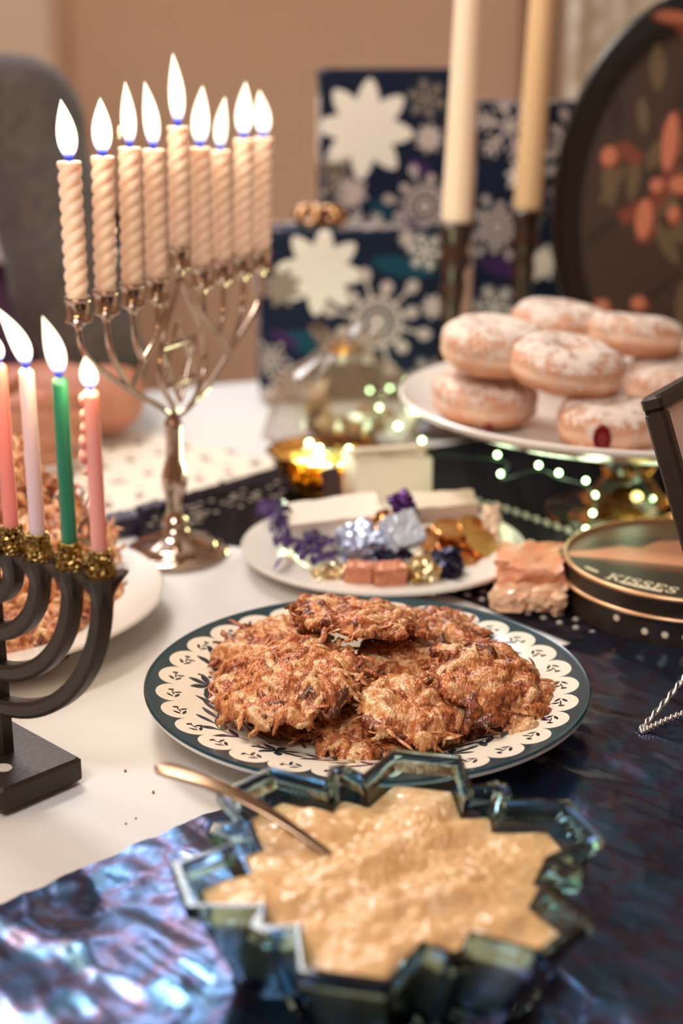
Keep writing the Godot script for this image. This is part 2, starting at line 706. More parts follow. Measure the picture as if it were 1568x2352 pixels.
func painted_plate() -> ImageTexture:
	var n := 2048
	var im := Image.create(n, n, false, Image.FORMAT_RGB8)
	var cream := Color8(238, 226, 208)
	var teal := Color8(24, 60, 70)
	var ink := Color8(20, 26, 38)
	var leafc := Color8(27, 50, 60)
	im.fill(cream)
	var c := Vector2(n / 2.0, n / 2.0)
	var R := n / 2.0
	oval(im, c, R, R, 0, teal, 0, 180)
	oval(im, c, R * 0.875, R * 0.875, 0, cream, 0, 180)
	var k := 30
	for i in k:
		var a := TAU * (i + 0.3) / k
		var d := Vector2.from_angle(a)
		oval(im, c + d * R * 0.875, R * 0.073, R * 0.0905, a, cream, 0.0, 40)
	for i in k:        # small dark sprigs, one in each scallop
		var a := TAU * (i + 0.3) / k
		var d := Vector2.from_angle(a)
		var o := d.orthogonal()
		var p := c + d * R * 0.868
		stroke(im, [p - o * R * 0.036, p - o * R * 0.012 + d * R * 0.006, p + o * R * 0.02], R * 0.006, ink)
		oval(im, p + o * R * 0.026 + d * R * 0.018, R * 0.023, R * 0.0078, a + 0.9, ink, 0.5)
		oval(im, p + o * R * 0.030 - d * R * 0.014, R * 0.023, R * 0.0078, a + 2.1, ink, 0.5)
		oval(im, p - o * R * 0.004 - d * R * 0.018, R * 0.021, R * 0.0078, a + 2.9, ink, 0.5)
		oval(im, p - o * R * 0.030 + d * R * 0.012, R * 0.012, R * 0.009, a, ink)
	for i in 6:        # six sprays of leaves with a blossom between them
		var a0 := TAU * i / 6 + 0.25
		var stem := []
		for q in 13:
			var t := q / 12.0
			stem.append(c + Vector2.from_angle(a0 + t * 0.62) * R * (0.725 + 0.045 * sin(t * 5.5)))
		stroke(im, stem, R * 0.008, ink)
		for q in range(1, 12, 2):
			var p: Vector2 = stem[q]
			var dir: Vector2 = (stem[q + 1] - stem[q - 1]).normalized()
			for s in [-1.0, 1.0]:
				var b := dir.rotated(s * 0.75)
				oval(im, p + b * R * 0.055, R * 0.056, R * 0.0165, b.angle(), leafc if (q + i) % 3 else Color8(38, 34, 62), 0.55)
		var tip: Vector2 = c + Vector2.from_angle(a0 + 0.70) * R * 0.72
		oval(im, tip, R * 0.045, R * 0.016, a0 + 0.7 + PI / 2, leafc, 0.5)
		var f := c + Vector2.from_angle(a0 - 0.21) * R * 0.715
		for q in 7:
			var b := TAU * q / 7 + a0
			oval(im, f + Vector2.from_angle(b) * R * 0.056, R * 0.046, R * 0.0185, b, leafc, 0.45)
		oval(im, f, R * 0.02, R * 0.02, 0, ink)
		for q in 4:
			oval(im, c + Vector2.from_angle(a0 - 0.07 - q * 0.012) * R * (0.64 + q * 0.045), R * 0.009, R * 0.009, 0, ink)
	oval(im, c, R * 0.60, R * 0.60, 0, ink, 0, 160)
	oval(im, c, R * 0.592, R * 0.592, 0, cream, 0, 160)
	return image_tex(im)

# ---------------------------------------------------------------- star bowl
func star_ring(s: float, inner: bool, y: float, inset := 0.0) -> PackedVector3Array:
	# a six-lobed snowflake outline with a small tooth in each notch
	var out := PackedVector3Array()
	var pts := [[0.084, 0.0155], [0.0582, 0.0238]] if not inner else [[0.0806, 0.0141], [0.0562, 0.0218]]
	for k in 6:
		var d := Vector2.from_angle(deg_to_rad(60.0 * k + 43.0))
		var o := d.orthogonal()
		var half := []
		for q in pts:
			half.append(Vector2(q[0], q[1]))
		var next := Vector2.from_angle(deg_to_rad(60.0 * k + 73.0))   # middle of the notch
		var lo := []
		for sgn in [-1.0, 1.0]:
			var one := []
			one.append(d * half[0].x + o * half[0].y * sgn)
			one.append(d * half[1].x + o * half[1].y * sgn)
			lo.append(one)
		# order: from one notch through the lobe to the next tooth
		var ccw := 1.0 if d.cross(o) > 0.0 else -1.0
		var first: Array = lo[0] if ccw > 0.0 else lo[1]
		var last: Array = lo[1] if ccw > 0.0 else lo[0]
		var tr := (0.0735 if not inner else 0.0688)
		var tw := (0.0034 if not inner else 0.0014)
		var list := [first[1], first[0], last[0], last[1], next * tr - next.orthogonal() * tw * (1.0 if next.cross(next.orthogonal()) > 0.0 else -1.0), next * tr + next.orthogonal() * tw * (1.0 if next.cross(next.orthogonal()) > 0.0 else -1.0)]
		for p in list:
			var q: Vector2 = p * s
			q -= q.normalized() * inset
			out.append(Vector3(q.x, y, q.y))
	return out

func star_radius(ring: PackedVector3Array, a: float) -> float:
	var d := Vector2.from_angle(a)
	var best := 0.0
	for i in ring.size():
		var p := Vector2(ring[i].x, ring[i].z)
		var q := Vector2(ring[(i + 1) % ring.size()].x, ring[(i + 1) % ring.size()].z)
		var hit: Variant = Geometry2D.segment_intersects_segment(Vector2.ZERO, d, p, q)
		if hit != null:
			best = maxf(best, hit.length())
	return best

func sauce_mesh() -> ArrayMesh:
	var seg := 240
	var rings := 80
	var n1 := noise(41, 17.0, 2)
	var n2 := noise(42, 120.0, 3)
	var n3 := noise(44, 420.0, 2)
	var rim := star_ring(0.915, true, 0.0)
	var v := PackedVector3Array()
	for i in rings + 1:
		var t := float(i) / rings
		for j in seg:
			var a := TAU * j / seg
			var r := star_radius(rim, a) * 0.995
			var p := Vector2.from_angle(a) * r * t
			var calm := 1.0 - pow(t, 6.0)
			var fold := 0.45 + 0.65 * n1.get_noise_2d(p.x * 0.75 - p.y * 0.3, p.y * 1.4 + p.x * 0.6)
			var y := 0.0350 + 0.006 * (1.0 - t * t) + calm * (0.0085 * (0.45 - fold) + 0.0011 * n2.get_noise_2d(p.x, p.y) + 0.0005 * n3.get_noise_2d(p.x, p.y))
			v.append(Vector3(p.x, y, p.y))
	for j in seg:
		var a := TAU * j / seg
		var r := star_radius(star_ring(0.755, true, 0.0), a) * 0.99
		v.append(Vector3(cos(a) * r, 0.0095, sin(a) * r))
	var ix := quads(rings + 2, seg)
	v.append(Vector3(0, 0.0095, 0))
	var s := (rings + 1) * seg
	for j in seg:
		ix.append_array([v.size() - 1, s + j, s + (j + 1) % seg])
	return finish(v, ix, 180.0)

# ---------------------------------------------------------------- doughnuts
func doughnut(sd: int, rad: float, high: float, dimple: float) -> Array:
	var n := noise(sd, 18.0, 3)
	var ns := noise(sd + 3, 55.0, 4)
	var rings := 64
	var seg := 110
	var v := PackedVector3Array()
	var col := PackedColorArray()
	for i in rings + 1:
		var t := PI * i / rings
		for j in seg:
			var a := TAU * j / seg
			var q := pow(sin(t), 0.62)
			var y := cos(t) * high * 0.5 * (0.86 + 0.14 * sin(t))
			var belt := exp(-pow((t - PI * 0.52) / 0.2, 2.0))
			var r := rad * q * (1.0 - 0.035 * belt)
			if t < PI / 2:
				y -= dimple * exp(-pow(r / (rad * 0.33), 2.0))
			var p := Vector3(r * cos(a), y, r * sin(a))
			p *= 1.0 + 0.07 * n.get_noise_3dv(p)
			p.x *= 1.0 + 0.03 * n.get_noise_2d(sd, 1)
			v.append(p)
			var pale := clampf(belt + 0.25 * ns.get_noise_3dv(p), 0, 1)
			col.append(Color(0.64, 0.30, 0.16).lerp(Color(0.84, 0.56, 0.40), pale).lerp(Color(0.52, 0.20, 0.10), clampf(0.5 * ns.get_noise_3dv(p * 0.6), 0, 1)))
	var ix := quads(rings + 1, seg)
	var rr := RandomNumberGenerator.new()
	rr.seed = sd
	var sugar := PackedInt32Array()
	var sv := PackedVector3Array()
	for i in v.size():
		sv.append(v[i] * 1.006 + Vector3(0, 0.0004 + 0.0004 * ns.get_noise_3dv(v[i] * 7.0), 0))
	for k in range(0, ix.size(), 3):
		var c := (v[ix[k]] + v[ix[k + 1]] + v[ix[k + 2]]) / 3.0
		var bare := 0.42 + 0.9 * ns.get_noise_3dv(c * 1.6) + 0.5 * n.get_noise_3dv(c * 1.2) + rr.randf_range(-0.42, 0.42)
		if c.y / (high * 0.5) > bare:
			sugar.append_array([ix[k], ix[k + 1], ix[k + 2]])
	var dough := finish(v, ix, 180.0, PackedVector2Array(), col)
	# same turn for the sugar as for the dough
	var m := PackedInt32Array()
	for k in range(0, sugar.size(), 3):
		m.append_array([sugar[k], sugar[k + 1], sugar[k + 2]])
	return [dough, finish(sv, m, 180.0, PackedVector2Array(), PackedColorArray(), false)]

# ================================================================ the scene
func _ready() -> void:
	rng.seed = 11
	camera_and_light()
	materials()
	room()
	table_and_cloths()
	latke_plate()
	sauce_bowl()
	black_menorah()
	silver_menorah()
	left_plate()
	candy_plate()
	doughnut_stand()
	tin()
	easel_and_frame()
	gifts()
	tapers_and_tray()
	fairy_lights()
	small_things()
	seated_person()

func camera_and_light() -> void:
	var cam := Camera3D.new()
	cam.name = "camera"
	var at := CameraAttributesPhysical.new()
	at.frustum_focal_length = 33.33
	at.frustum_focus_distance = 0.735
	at.exposure_aperture = 2.8
	at.frustum_near = 0.05
	at.frustum_far = 40.0
	cam.attributes = at
	add_child(cam)
	cam.position = V(0, 0.345, 0)
	cam.rotation_degrees = Vector3(-17.6, 0, 0)
	cam.current = true
	var we := WorldEnvironment.new()
	we.name = "environment"
	var e := Environment.new()
	e.background_mode = Environment.BG_COLOR
	e.background_color = Color(0.02, 0.02, 0.03)
	e.tonemap_mode = Environment.TONE_MAPPER_LINEAR
	e.tonemap_exposure = 0.80
	e.sdfgi_enabled = true
	e.ssao_enabled = true
	e.ssil_enabled = true
	we.environment = e
	add_child(we)
	# pendant lamp over the table, above the picture, and an added fill panel behind the camera
	area("pendant_light", Vector3(-0.32, T + 1.02, -1.16), Vector3(-0.02, T, -0.80), Vector2(0.26, 0.26), 1.15, Color(1.0, 0.98, 0.95))
	area("fill_panel_light", Vector3(-0.5, 2.30, 0.35), Vector3(0.0, T + 0.2, -1.6), Vector2(0.7, 0.7), 3.7, Color(0.985, 0.985, 1.0))
	area("added_panel_light", Vector3(-0.60, T + 1.17, -2.50), Vector3(-0.1, T, -0.8), Vector2(1.0, 0.84), 3.2, Color(0.97, 0.97, 1.0))  # light of the window-shaped panel added at the back left

func area(called: String, at: Vector3, to: Vector3, size: Vector2, energy: float, c: Color) -> void:
	var l := AreaLight3D.new()
	l.name = called
	l.area_size = size
	l.light_energy = energy
	l.light_color = c
	l.area_range = 8.0
	l.area_attenuation = 2.0
	l.area_normalize_energy = true
	l.shadow_enabled = true
	add_child(l)
	l.look_at_from_position(at, to, Vector3.UP)

func materials() -> void:
	M.flame = flame_material()
	var grain := ntex(3, 0.02, [], 256, 5)
	var fine := ntex(4, 0.06, [], 256, 5)
	M.grain = grain
	M.fine = fine
	M.wall = tri(mat(Color8(236, 198, 164), 0.9), 0.9)
	relief(M.wall, fine, 0.05)
	M.wall_light = tri(mat(Color8(238, 208, 178), 0.9), 0.9)
	M.ceiling = mat(Color8(235, 228, 216), 0.9)
	M.floor = mat(Color8(110, 72, 46), 0.4)
	M.wood = tri(mat(Color.WHITE, 0.35), 3.0)
	M.wood.albedo_texture = ntex(8, 0.03, [[0.2, Color8(40, 22, 12)], [0.6, Color8(66, 38, 22)], [0.9, Color8(86, 52, 30)]], 256)
	M.wick = mat(Color8(40, 30, 26), 0.9)
	M.cloth = tri(mat(Color8(224, 220, 216), 0.85), 40.0)
	relief(M.cloth, fine, 0.012)
	M.cloth.rim_enabled = true
	M.cloth.rim = 0.15
	M.china = mat(Color8(234, 227, 218), 0.16)
	M.silver = mat(Color8(188, 166, 150), 0.11, 1.0)
	M.black_metal = tri(mat(Color8(56, 46, 39), 0.5, 0.5), 30.0)
	M.black_metal.roughness_texture = ntex(21, 0.03, [[0.2, Color(0.85, 0.85, 0.85)], [0.8, Color(1, 1, 1)]], 256)
	M.gold_glitter = mat(Color8(166, 136, 78), 0.3, 1.0)
	M.gold = mat(Color8(206, 146, 92), 0.24, 1.0)
	M.ivory_wax = mat(Color8(250, 222, 200), 0.42)
	M.ivory_wax.subsurf_scatter_enabled = true
	M.ivory_wax.subsurf_scatter_strength = 0.35
	M.latke = tri(mat(Color.WHITE, 1.0, 0.0, 0.5), 22.0)
	M.latke.vertex_color_use_as_albedo = true
	M.latke.roughness_texture = ntex(31, 0.05, [[0.3, Color(0.16, 0.16, 0.16)], [0.7, Color(0.42, 0.42, 0.42)]], 256)
	M.latke.albedo_texture = ntex(33, 0.07, [[0.25, Color(0.84, 0.8, 0.76)], [0.6, Color(1, 1, 1)]], 256, 5)
	relief(M.latke, ntex(34, 0.05, [], 256, 5), 0.07)
	M.latke.subsurf_scatter_enabled = true
	M.latke.subsurf_scatter_strength = 0.08
	M.sauce = tri(mat(Color.WHITE, 0.2), 14.0)
	M.sauce.albedo_texture = ntex(36, 0.03, [[0.2, Color8(218, 170, 116)], [0.55, Color8(225, 180, 128)], [0.85, Color8(230, 190, 140)]], 256, 3)
	relief(M.sauce, ntex(37, 0.03, [], 256, 2), 0.05)
	M.sauce.subsurf_scatter_enabled = true
	M.sauce.subsurf_scatter_strength = 0.15
	M.teal_glass = mat(Color(0.68, 0.87, 0.89, 0.0), 0.02)
	M.teal_glass.transparency = BaseMaterial3D.TRANSPARENCY_ALPHA
	M.teal_glass.refraction_enabled = true
	M.teal_glass.refraction_scale = 0.05
	M.clear_glass = mat(Color(0.96, 0.94, 0.9, 0.0), 0.03)
	M.clear_glass.transparency = BaseMaterial3D.TRANSPARENCY_ALPHA
	M.clear_glass.refraction_enabled = true
	M.clear_glass.refraction_scale = 0.05
	M.amber_glass = mat(Color(0.93, 0.68, 0.34, 0.0), 0.04)
	M.amber_glass.transparency = BaseMaterial3D.TRANSPARENCY_ALPHA
	M.amber_glass.refraction_enabled = true
	M.amber_glass.refraction_scale = 0.05
	M.dough = mat(Color.WHITE, 0.55)
	M.dough.vertex_color_use_as_albedo = true
	M.sugar = tri(mat(Color8(238, 218, 202), 0.95), 60.0)
	relief(M.sugar, fine, 0.05)
	M.jam = mat(Color8(120, 14, 18), 0.15)
	M.steel = mat(Color8(150, 122, 98), 0.22, 1.0)

# ---------------------------------------------------------------- room
func room() -> void:
	struct("floor", box(Vector3(5.2, 0.1, 6.0), 0.005), M.floor, Vector3(0, -0.05, -0.6))
	struct("ceiling", box(Vector3(5.2, 0.1, 6.0), 0.005), M.ceiling, Vector3(0, 2.45, -0.6))
	struct("wall_back", box(Vector3(5.2, 2.5, 0.1), 0.005), M.wall, Vector3(0, 1.2, -2.75))
	struct("wall_left", box(Vector3(0.1, 2.5, 6.0), 0.005), M.wall_light, Vector3(-2.05, 1.2, -0.6))
	struct("wall_right", box(Vector3(0.1, 2.5, 6.0), 0.005), M.wall, Vector3(2.05, 1.2, -0.6))
	struct("wall_front", box(Vector3(5.2, 2.5, 0.1), 0.005), M.wall_light, Vector3(0, 1.2, 1.75))
	struct("trim_1", box(Vector3(1.5, 2.4, 0.14), 0.012), M.wall_light, Vector3(-1.24, 1.2, -2.63))
	struct("baseboard_back", box(Vector3(4.0, 0.12, 0.02), 0.004), M.ceiling, Vector3(0, 0.06, -2.69))
	# cream curtain on the right of the back wall: a folded sheet with thickness
	var v := PackedVector3Array()
	var cn := noise(61, 6.0, 3)
	var n := 140
	for side in [0, 1]:
		for i in 26:
			for j in n:
				var x := 0.385 + 0.68 * j / (n - 1)
				var f := 0.022 * sin(j * 0.42 + 0.6 * sin(i * 0.2)) + 0.010 * cn.get_noise_2d(x, i * 0.04)
				v.append(Vector3(x, 2.3 - 2.25 * i / 25.0, -2.55 + f - 0.006 * side))
	var ix := quads(26, n, false)
	var back := PackedInt32Array()
	for k in range(0, ix.size(), 3):
		back.append_array([ix[k] + 26 * n, ix[k + 2] + 26 * n, ix[k + 1] + 26 * n])
	ix.append_array(back)
	var cm := tri(mat(Color.WHITE, 0.9), 2.6)
	cm.albedo_texture = ntex(62, 0.03, [[0.3, Color8(214, 196, 164)], [0.5, Color8(238, 224, 198)], [0.7, Color8(248, 240, 222)]], 256, 4)
	relief(cm, M.grain, 0.15)
	var cur := part("curtain", finish(v, ix, 180.0, PackedVector2Array(), PackedColorArray(), false), cm, self)
	tag(cur, "cream textured curtain hanging on the back wall behind the oval tray", "curtain")
	part("curtain_rod", tube([Vector3(0.30, 2.32, -2.55), Vector3(1.14, 2.32, -2.55)], 0.012, 12), M.wood, cur)
	var brown_strip := struct("wall_strip_2", box(Vector3(0.05, 2.4, 0.05), 0.008), mat(Color8(150, 108, 78), 0.6), Vector3(0.345, 1.2, -2.675))  # narrow brown upright strip beside the curtain
	brown_strip.set_meta("label", "narrow brown strip on the back wall")
	# lamps: a globe pendant, and a fill panel added behind the camera
	var lamp := thing("pendant_lamp", "warm drum pendant lamp hanging over the middle of the table", "lamp", Vector3(-0.32, T + 1.03, -1.16))
	var glow := mat(Color8(250, 232, 205), 0.5)
	glow.emission_enabled = true
	glow.emission = Color(1.0, 0.965, 0.92)
	glow.emission_energy_multiplier = 2.0
	part("diffuser", lathe([Vector2(0, 0.0), Vector2(0.15, 0.0), Vector2(0.155, 0.012), Vector2(0.15, 0.024), Vector2(0, 0.024)], 40), glow, lamp, Vector3(0, 0.006, 0))
	part("lamp_shade", lathe([Vector2(0.17, 0.0), Vector2(0.17, 0.16), Vector2(0.165, 0.16), Vector2(0.165, 0.0), Vector2(0.17, 0.0)], 40), mat(Color8(226, 206, 176), 0.8), lamp)
	part("cord", tube([Vector3(0, 0.03, 0), Vector3(0, 2.4 - T - 1.03, 0)], 0.004, 8), M.black_metal, lamp)
	# lit panel shaped as a window, added back left for key light and reflections
	var key_panel := struct("added_panel_1", box(Vector3(1.12, 0.96, 0.05), 0.006), M.ceiling, Vector3(-0.60, T + 1.17, -2.555))
	var glow_face := mat(Color8(236, 238, 244), 0.3)
	glow_face.emission_enabled = true
	glow_face.emission = Color(0.96, 0.97, 1.0)
	glow_face.emission_energy_multiplier = 2.5
	for x in [-0.26, 0.26]:
		part("glow_face", box(Vector3(0.48, 0.80, 0.012), 0.003), glow_face, key_panel, Vector3(x, 0, 0.024))
	var panel := thing("added_fill_panel", "added square warm white fill panel behind the camera", "lamp", Vector3(-0.5, 2.36, 0.35))  # unseen source added for front fill
	part("diffuser", box(Vector3(0.7, 0.03, 0.7), 0.008), glow, panel, Vector3(0, -0.03, 0))
	part("frame", box(Vector3(0.76, 0.05, 0.76), 0.006), mat(Color8(200, 190, 176), 0.5), panel, Vector3(0, 0.015, 0))

# ---------------------------------------------------------------- table
const TURN := 0.42
var table_at := Vector3(0.22, 0, -1.01)

func table_and_cloths() -> void:
	var L := 1.9
	var W := 1.3
	var t := thing("dining_table", "wooden dining table hidden under a cream cloth", "table", table_at, TURN)
	part("tabletop", box(Vector3(L, 0.03, W), 0.004), M.wood, t, Vector3(0, T - 0.0175, 0))
	for sx in [-1.0, 1.0]:
		for sz in [-1.0, 1.0]:
			part("leg", lathe([Vector2(0, 0), Vector2(0.022, 0), Vector2(0.03, 0.3), Vector2(0.038, 0.6), Vector2(0.04, T - 0.034), Vector2(0, T - 0.034)], 16), M.wood, t, Vector3(sx * (L / 2 - 0.09), 0, sz * (W / 2 - 0.09)))
	# the cloth: lies on the top and hangs 0.2 m over each side
	var nz := noise(71, 3.0, 3)
	var nf := noise(72, 14.0, 3)
	var nx := 190
	var nn := 140
	var v := PackedVector3Array()
	for side in [0, 1]:
		for i in nn + 1:
			for j in nx + 1:
				var u := (float(j) / nx - 0.5) * (L + 0.44)
				var w := (float(i) / nn - 0.5) * (W + 0.44)
				var du := maxf(absf(u) - L / 2 - 0.004, 0.0)
				var dw := maxf(absf(w) - W / 2 - 0.004, 0.0)
				var p := Vector3(clampf(u, -L / 2 - 0.004, L / 2 + 0.004), 0, clampf(w, -W / 2 - 0.004, W / 2 + 0.004))
				var fall := maxf(du, dw)
				var wave := 0.012 * sin((u + w) * 34.0) * fall / 0.2
				p.y = T - fall - (0.0012 if side else 0.0)
				if du > 0.0:
					p.x += signf(u) * wave
				if dw > 0.0:
					p.z += signf(w) * wave
				if fall == 0.0:
					p.y += 0.0022 * nz.get_noise_2d(u, w * 2.0) + 0.0004 * nf.get_noise_2d(u, w)
				v.append(p)
	var ix := quads(nn + 1, nx + 1, false)
	var back := PackedInt32Array()
	for k in range(0, ix.size(), 3):
		back.append_array([ix[k] + (nn + 1) * (nx + 1), ix[k + 2] + (nn + 1) * (nx + 1), ix[k + 1] + (nn + 1) * (nx + 1)])
	ix.append_array(back)
	var cl := part("tablecloth", finish(v, ix, 180.0, PackedVector2Array(), PackedColorArray(), false), M.cloth, self, table_at)
	cl.rotation.y = TURN
	tag(cl, "plain cream tablecloth spread over the whole dining table", "tablecloth")
	# iridescent foil sheet on the near right: crumpled, its far edge runs across the table
	var d := Vector2(0.696, -0.718)
	var q := Vector2(0.718, 0.696)
	var s := Vector2(-0.144, -0.52) - d * 0.22
	var f1 := noise(81, 5.0, 3)
	var f2 := noise(82, 17.0, 4)
	f2.fractal_type = FastNoiseLite.FRACTAL_RIDGED
	var f3 := noise(83, 60.0, 3)
	f3.fractal_type = FastNoiseLite.FRACTAL_RIDGED
	var f4 := noise(86, 11.0, 2)
	var rows := 190
	var cols := 300
	var fv := PackedVector3Array()
	for side in [0, 1]:
		for i in rows + 1:
			for j in cols + 1:
				var a := 1.02 * j / cols
				var b := 0.47 * i / rows
				b += (0.004 * sin(a * 21.0) + 0.003 * f1.get_noise_2d(a * 3, 4)) * (1.0 - b / 0.47)
				var p := s + d * a + q * b
				# draped folds run along the sheet on the right; finer crumples on the left
				var left := clampf(1.0 - (p.x + 0.02) / 0.22, 0.0, 1.0)
				var y := 0.0034 + 0.0016 * f1.get_noise_2d(p.x * 1.2, p.y * 1.2)
				y += (0.0008 + 0.0012 * left) * f4.get_noise_2d((p.x + p.y) * 0.8, (p.y - p.x) * 1.25)
				y += (0.0011 + 0.0008 * left) * (f2.get_noise_2d((p.x + p.y) * 0.35, (p.y - p.x) * 1.2 + 7.0) * 0.5 + 0.1)
				y += 0.0002 * f3.get_noise_2d((p.x + p.y) * 0.5, (p.y - p.x) * 1.1)
				y = maxf(y, 0.0012) - (0.0003 if side else 0.0)
				fv.append(V(p.x, y, p.y))
	var fx := quads(rows + 1, cols + 1, false)
	var fb := PackedInt32Array()
	for k in range(0, fx.size(), 3):
		fb.append_array([fx[k] + (rows + 1) * (cols + 1), fx[k + 2] + (rows + 1) * (cols + 1), fx[k + 1] + (rows + 1) * (cols + 1)])
	fx.append_array(fb)
	var foil := tri(mat(Color.WHITE, 0.21, 0.95), 3.4, true)
	foil.albedo_texture = ntex(84, 0.012, [[0.18, Color8(76, 100, 138)], [0.36, Color8(86, 96, 132)], [0.5, Color8(94, 80, 104)], [0.62, Color8(84, 96, 134)], [0.8, Color8(70, 106, 140)]], 512, 3)
	relief(foil, ntex(85, 0.02, [], 512, 4), 0.02)
	tag(part("foil_sheet", finish(fv, fx, 180.0, PackedVector2Array(), PackedColorArray(), false), foil, self), "crumpled shiny blue and purple foil table cover under the glass bowl", "foil sheet")
	# dark runner with rows of pale dots, under the sweets and the tin
	var outline := [Vector2(-0.176, -1.052), Vector2(-0.155, -1.10), Vector2(-0.064, -1.224), Vector2(0.05, -1.262), Vector2(0.16, -1.33), Vector2(0.42, -1.42), Vector2(0.62, -1.20), Vector2(0.36, -0.98), Vector2(0.16, -0.815), Vector2(0.148, -0.812), Vector2(0.075, -0.897), Vector2(-0.07, -0.995), Vector2(-0.148, -1.012)]
	var poly2 := PackedVector2Array(outline)
	var rv := PackedVector3Array()
	var rn := noise(91, 30.0, 3)
	var tr := Geometry2D.triangulate_polygon(poly2)
	for side in [0.0022, 0.0006]:
		for p in poly2:
			rv.append(V(p.x, side + 0.0004 * rn.get_noise_2d(p.x, p.y), p.y))
	var rx := PackedInt32Array()
	for k in range(0, tr.size(), 3):
		rx.append_array([tr[k], tr[k + 1], tr[k + 2], tr[k] + poly2.size(), tr[k + 2] + poly2.size(), tr[k + 1] + poly2.size()])
	for k in poly2.size():
		var k2 := (k + 1) % poly2.size()
		rx.append_array([k, k + poly2.size(), k2, k2, k + poly2.size(), k2 + poly2.size()])
	var rm := tri(mat(Color.WHITE, 0.95, 0.0, 0.2), 9.0, true)
	rm.albedo_texture = ntex(92, 0.03, [[0.3, Color8(24, 19, 25)], [0.7, Color8(44, 36, 42)]], 256)
	var run := part("table_runner", finish(rv, rx, 0.0), rm, self)
	tag(run, "dark patterned table runner with pale beads under the sweets plate and the round tin", "table runner")
	var beads := []
	var e0 := Vector2(0.062, -0.905)
	var e1 := Vector2(0.158, -0.818)
	for r in 3:
		for k in 11:
			var p := e0.lerp(e1, (k + 0.5 * (r % 2)) / 10.5) + Vector2(0.55, -0.83) * (0.008 + r * 0.012)
			beads.append([sphere(0.0021, 8), Transform3D(Basis().scaled(Vector3(1.2, 0.6, 1.2)), V(p.x, 0.0026, p.y))])
	for r in 2:
		for k in 12:
			var p := Vector2(0.125, -1.10).lerp(Vector2(0.20, -1.0), k / 11.0) + Vector2(-0.02, -0.02) * r
			beads.append([sphere(0.0024, 8), Transform3D(Basis().scaled(Vector3(1.2, 0.6, 1.2)), V(p.x, 0.0026, p.y))])
	for k in 60:
		var p := Vector2(-0.16, -1.04).lerp(Vector2(-0.02, -1.20), rng.randf()) + Vector2(0.7, 0.5) * rng.randf_range(-0.01, 0.035)
		beads.append([sphere(0.0018, 8), Transform3D(Basis().scaled(Vector3(1.6, 0.5, 0.9)), V(p.x, 0.0026, p.y))])
	var bd := part("bead", join(beads), mat(Color8(196, 184, 176), 0.4), run, Vector3.ZERO, "rows of pale beads")
	bd.set_meta("kind", "stuff")
	# white patterned paper cloth at the back left
	var n := 60
	var lv := PackedVector3Array()
	var ln := noise(95, 9.0, 3)
	var luv := PackedVector2Array()
	var a0 := Vector2(-0.205, -1.052)
	var ax := Vector2(0.125, -0.135)
	var az := Vector2(-0.30, -0.265)
	for side in [0, 1]:
		for i in n + 1:
			for j in n + 1:
				var p := a0 + ax * (float(j) / n) * 1.25 + az * (float(i) / n)
				lv.append(V(p.x, 0.0024 + 0.0015 * ln.get_noise_2d(p.x, p.y) - 0.0004 * side, p.y))
				luv.append(Vector2(float(j) / n, float(i) / n))
	var lx := quads(n + 1, n + 1, false)
	var lb := PackedInt32Array()
	for k in range(0, lx.size(), 3):
		lb.append_array([lx[k] + (n + 1) * (n + 1), lx[k + 2] + (n + 1) * (n + 1), lx[k + 1] + (n + 1) * (n + 1)])
	lx.append_array(lb)
	var im := Image.create(512, 512, false, Image.FORMAT_RGB8)
	im.fill(Color8(238, 226, 210))
	var rr := RandomNumberGenerator.new()
	rr.seed = 5
	for i in 9:
		for j in 7:
			var c := Vector2(j * 74 + 30 + (i % 2) * 34, i * 58 + 28)
			oval(im, c, rr.randf_range(10, 17), rr.randf_range(5, 9), rr.randf_range(-0.5, 0.9), Color8(128, 104, 86), 0.3)
			oval(im, c + Vector2(30, 20), 5, 4, 0, Color8(176, 150, 126))
	var lm := mat(Color.WHITE, 0.8)
	lm.albedo_texture = image_tex(im)
	tag(part("printed_cloth", finish(lv, lx, 180.0, luv, PackedColorArray(), false), lm, self), "white cloth printed with small brown marks behind the silver menorah", "cloth")

# ---------------------------------------------------------------- latkes
var latkes := []

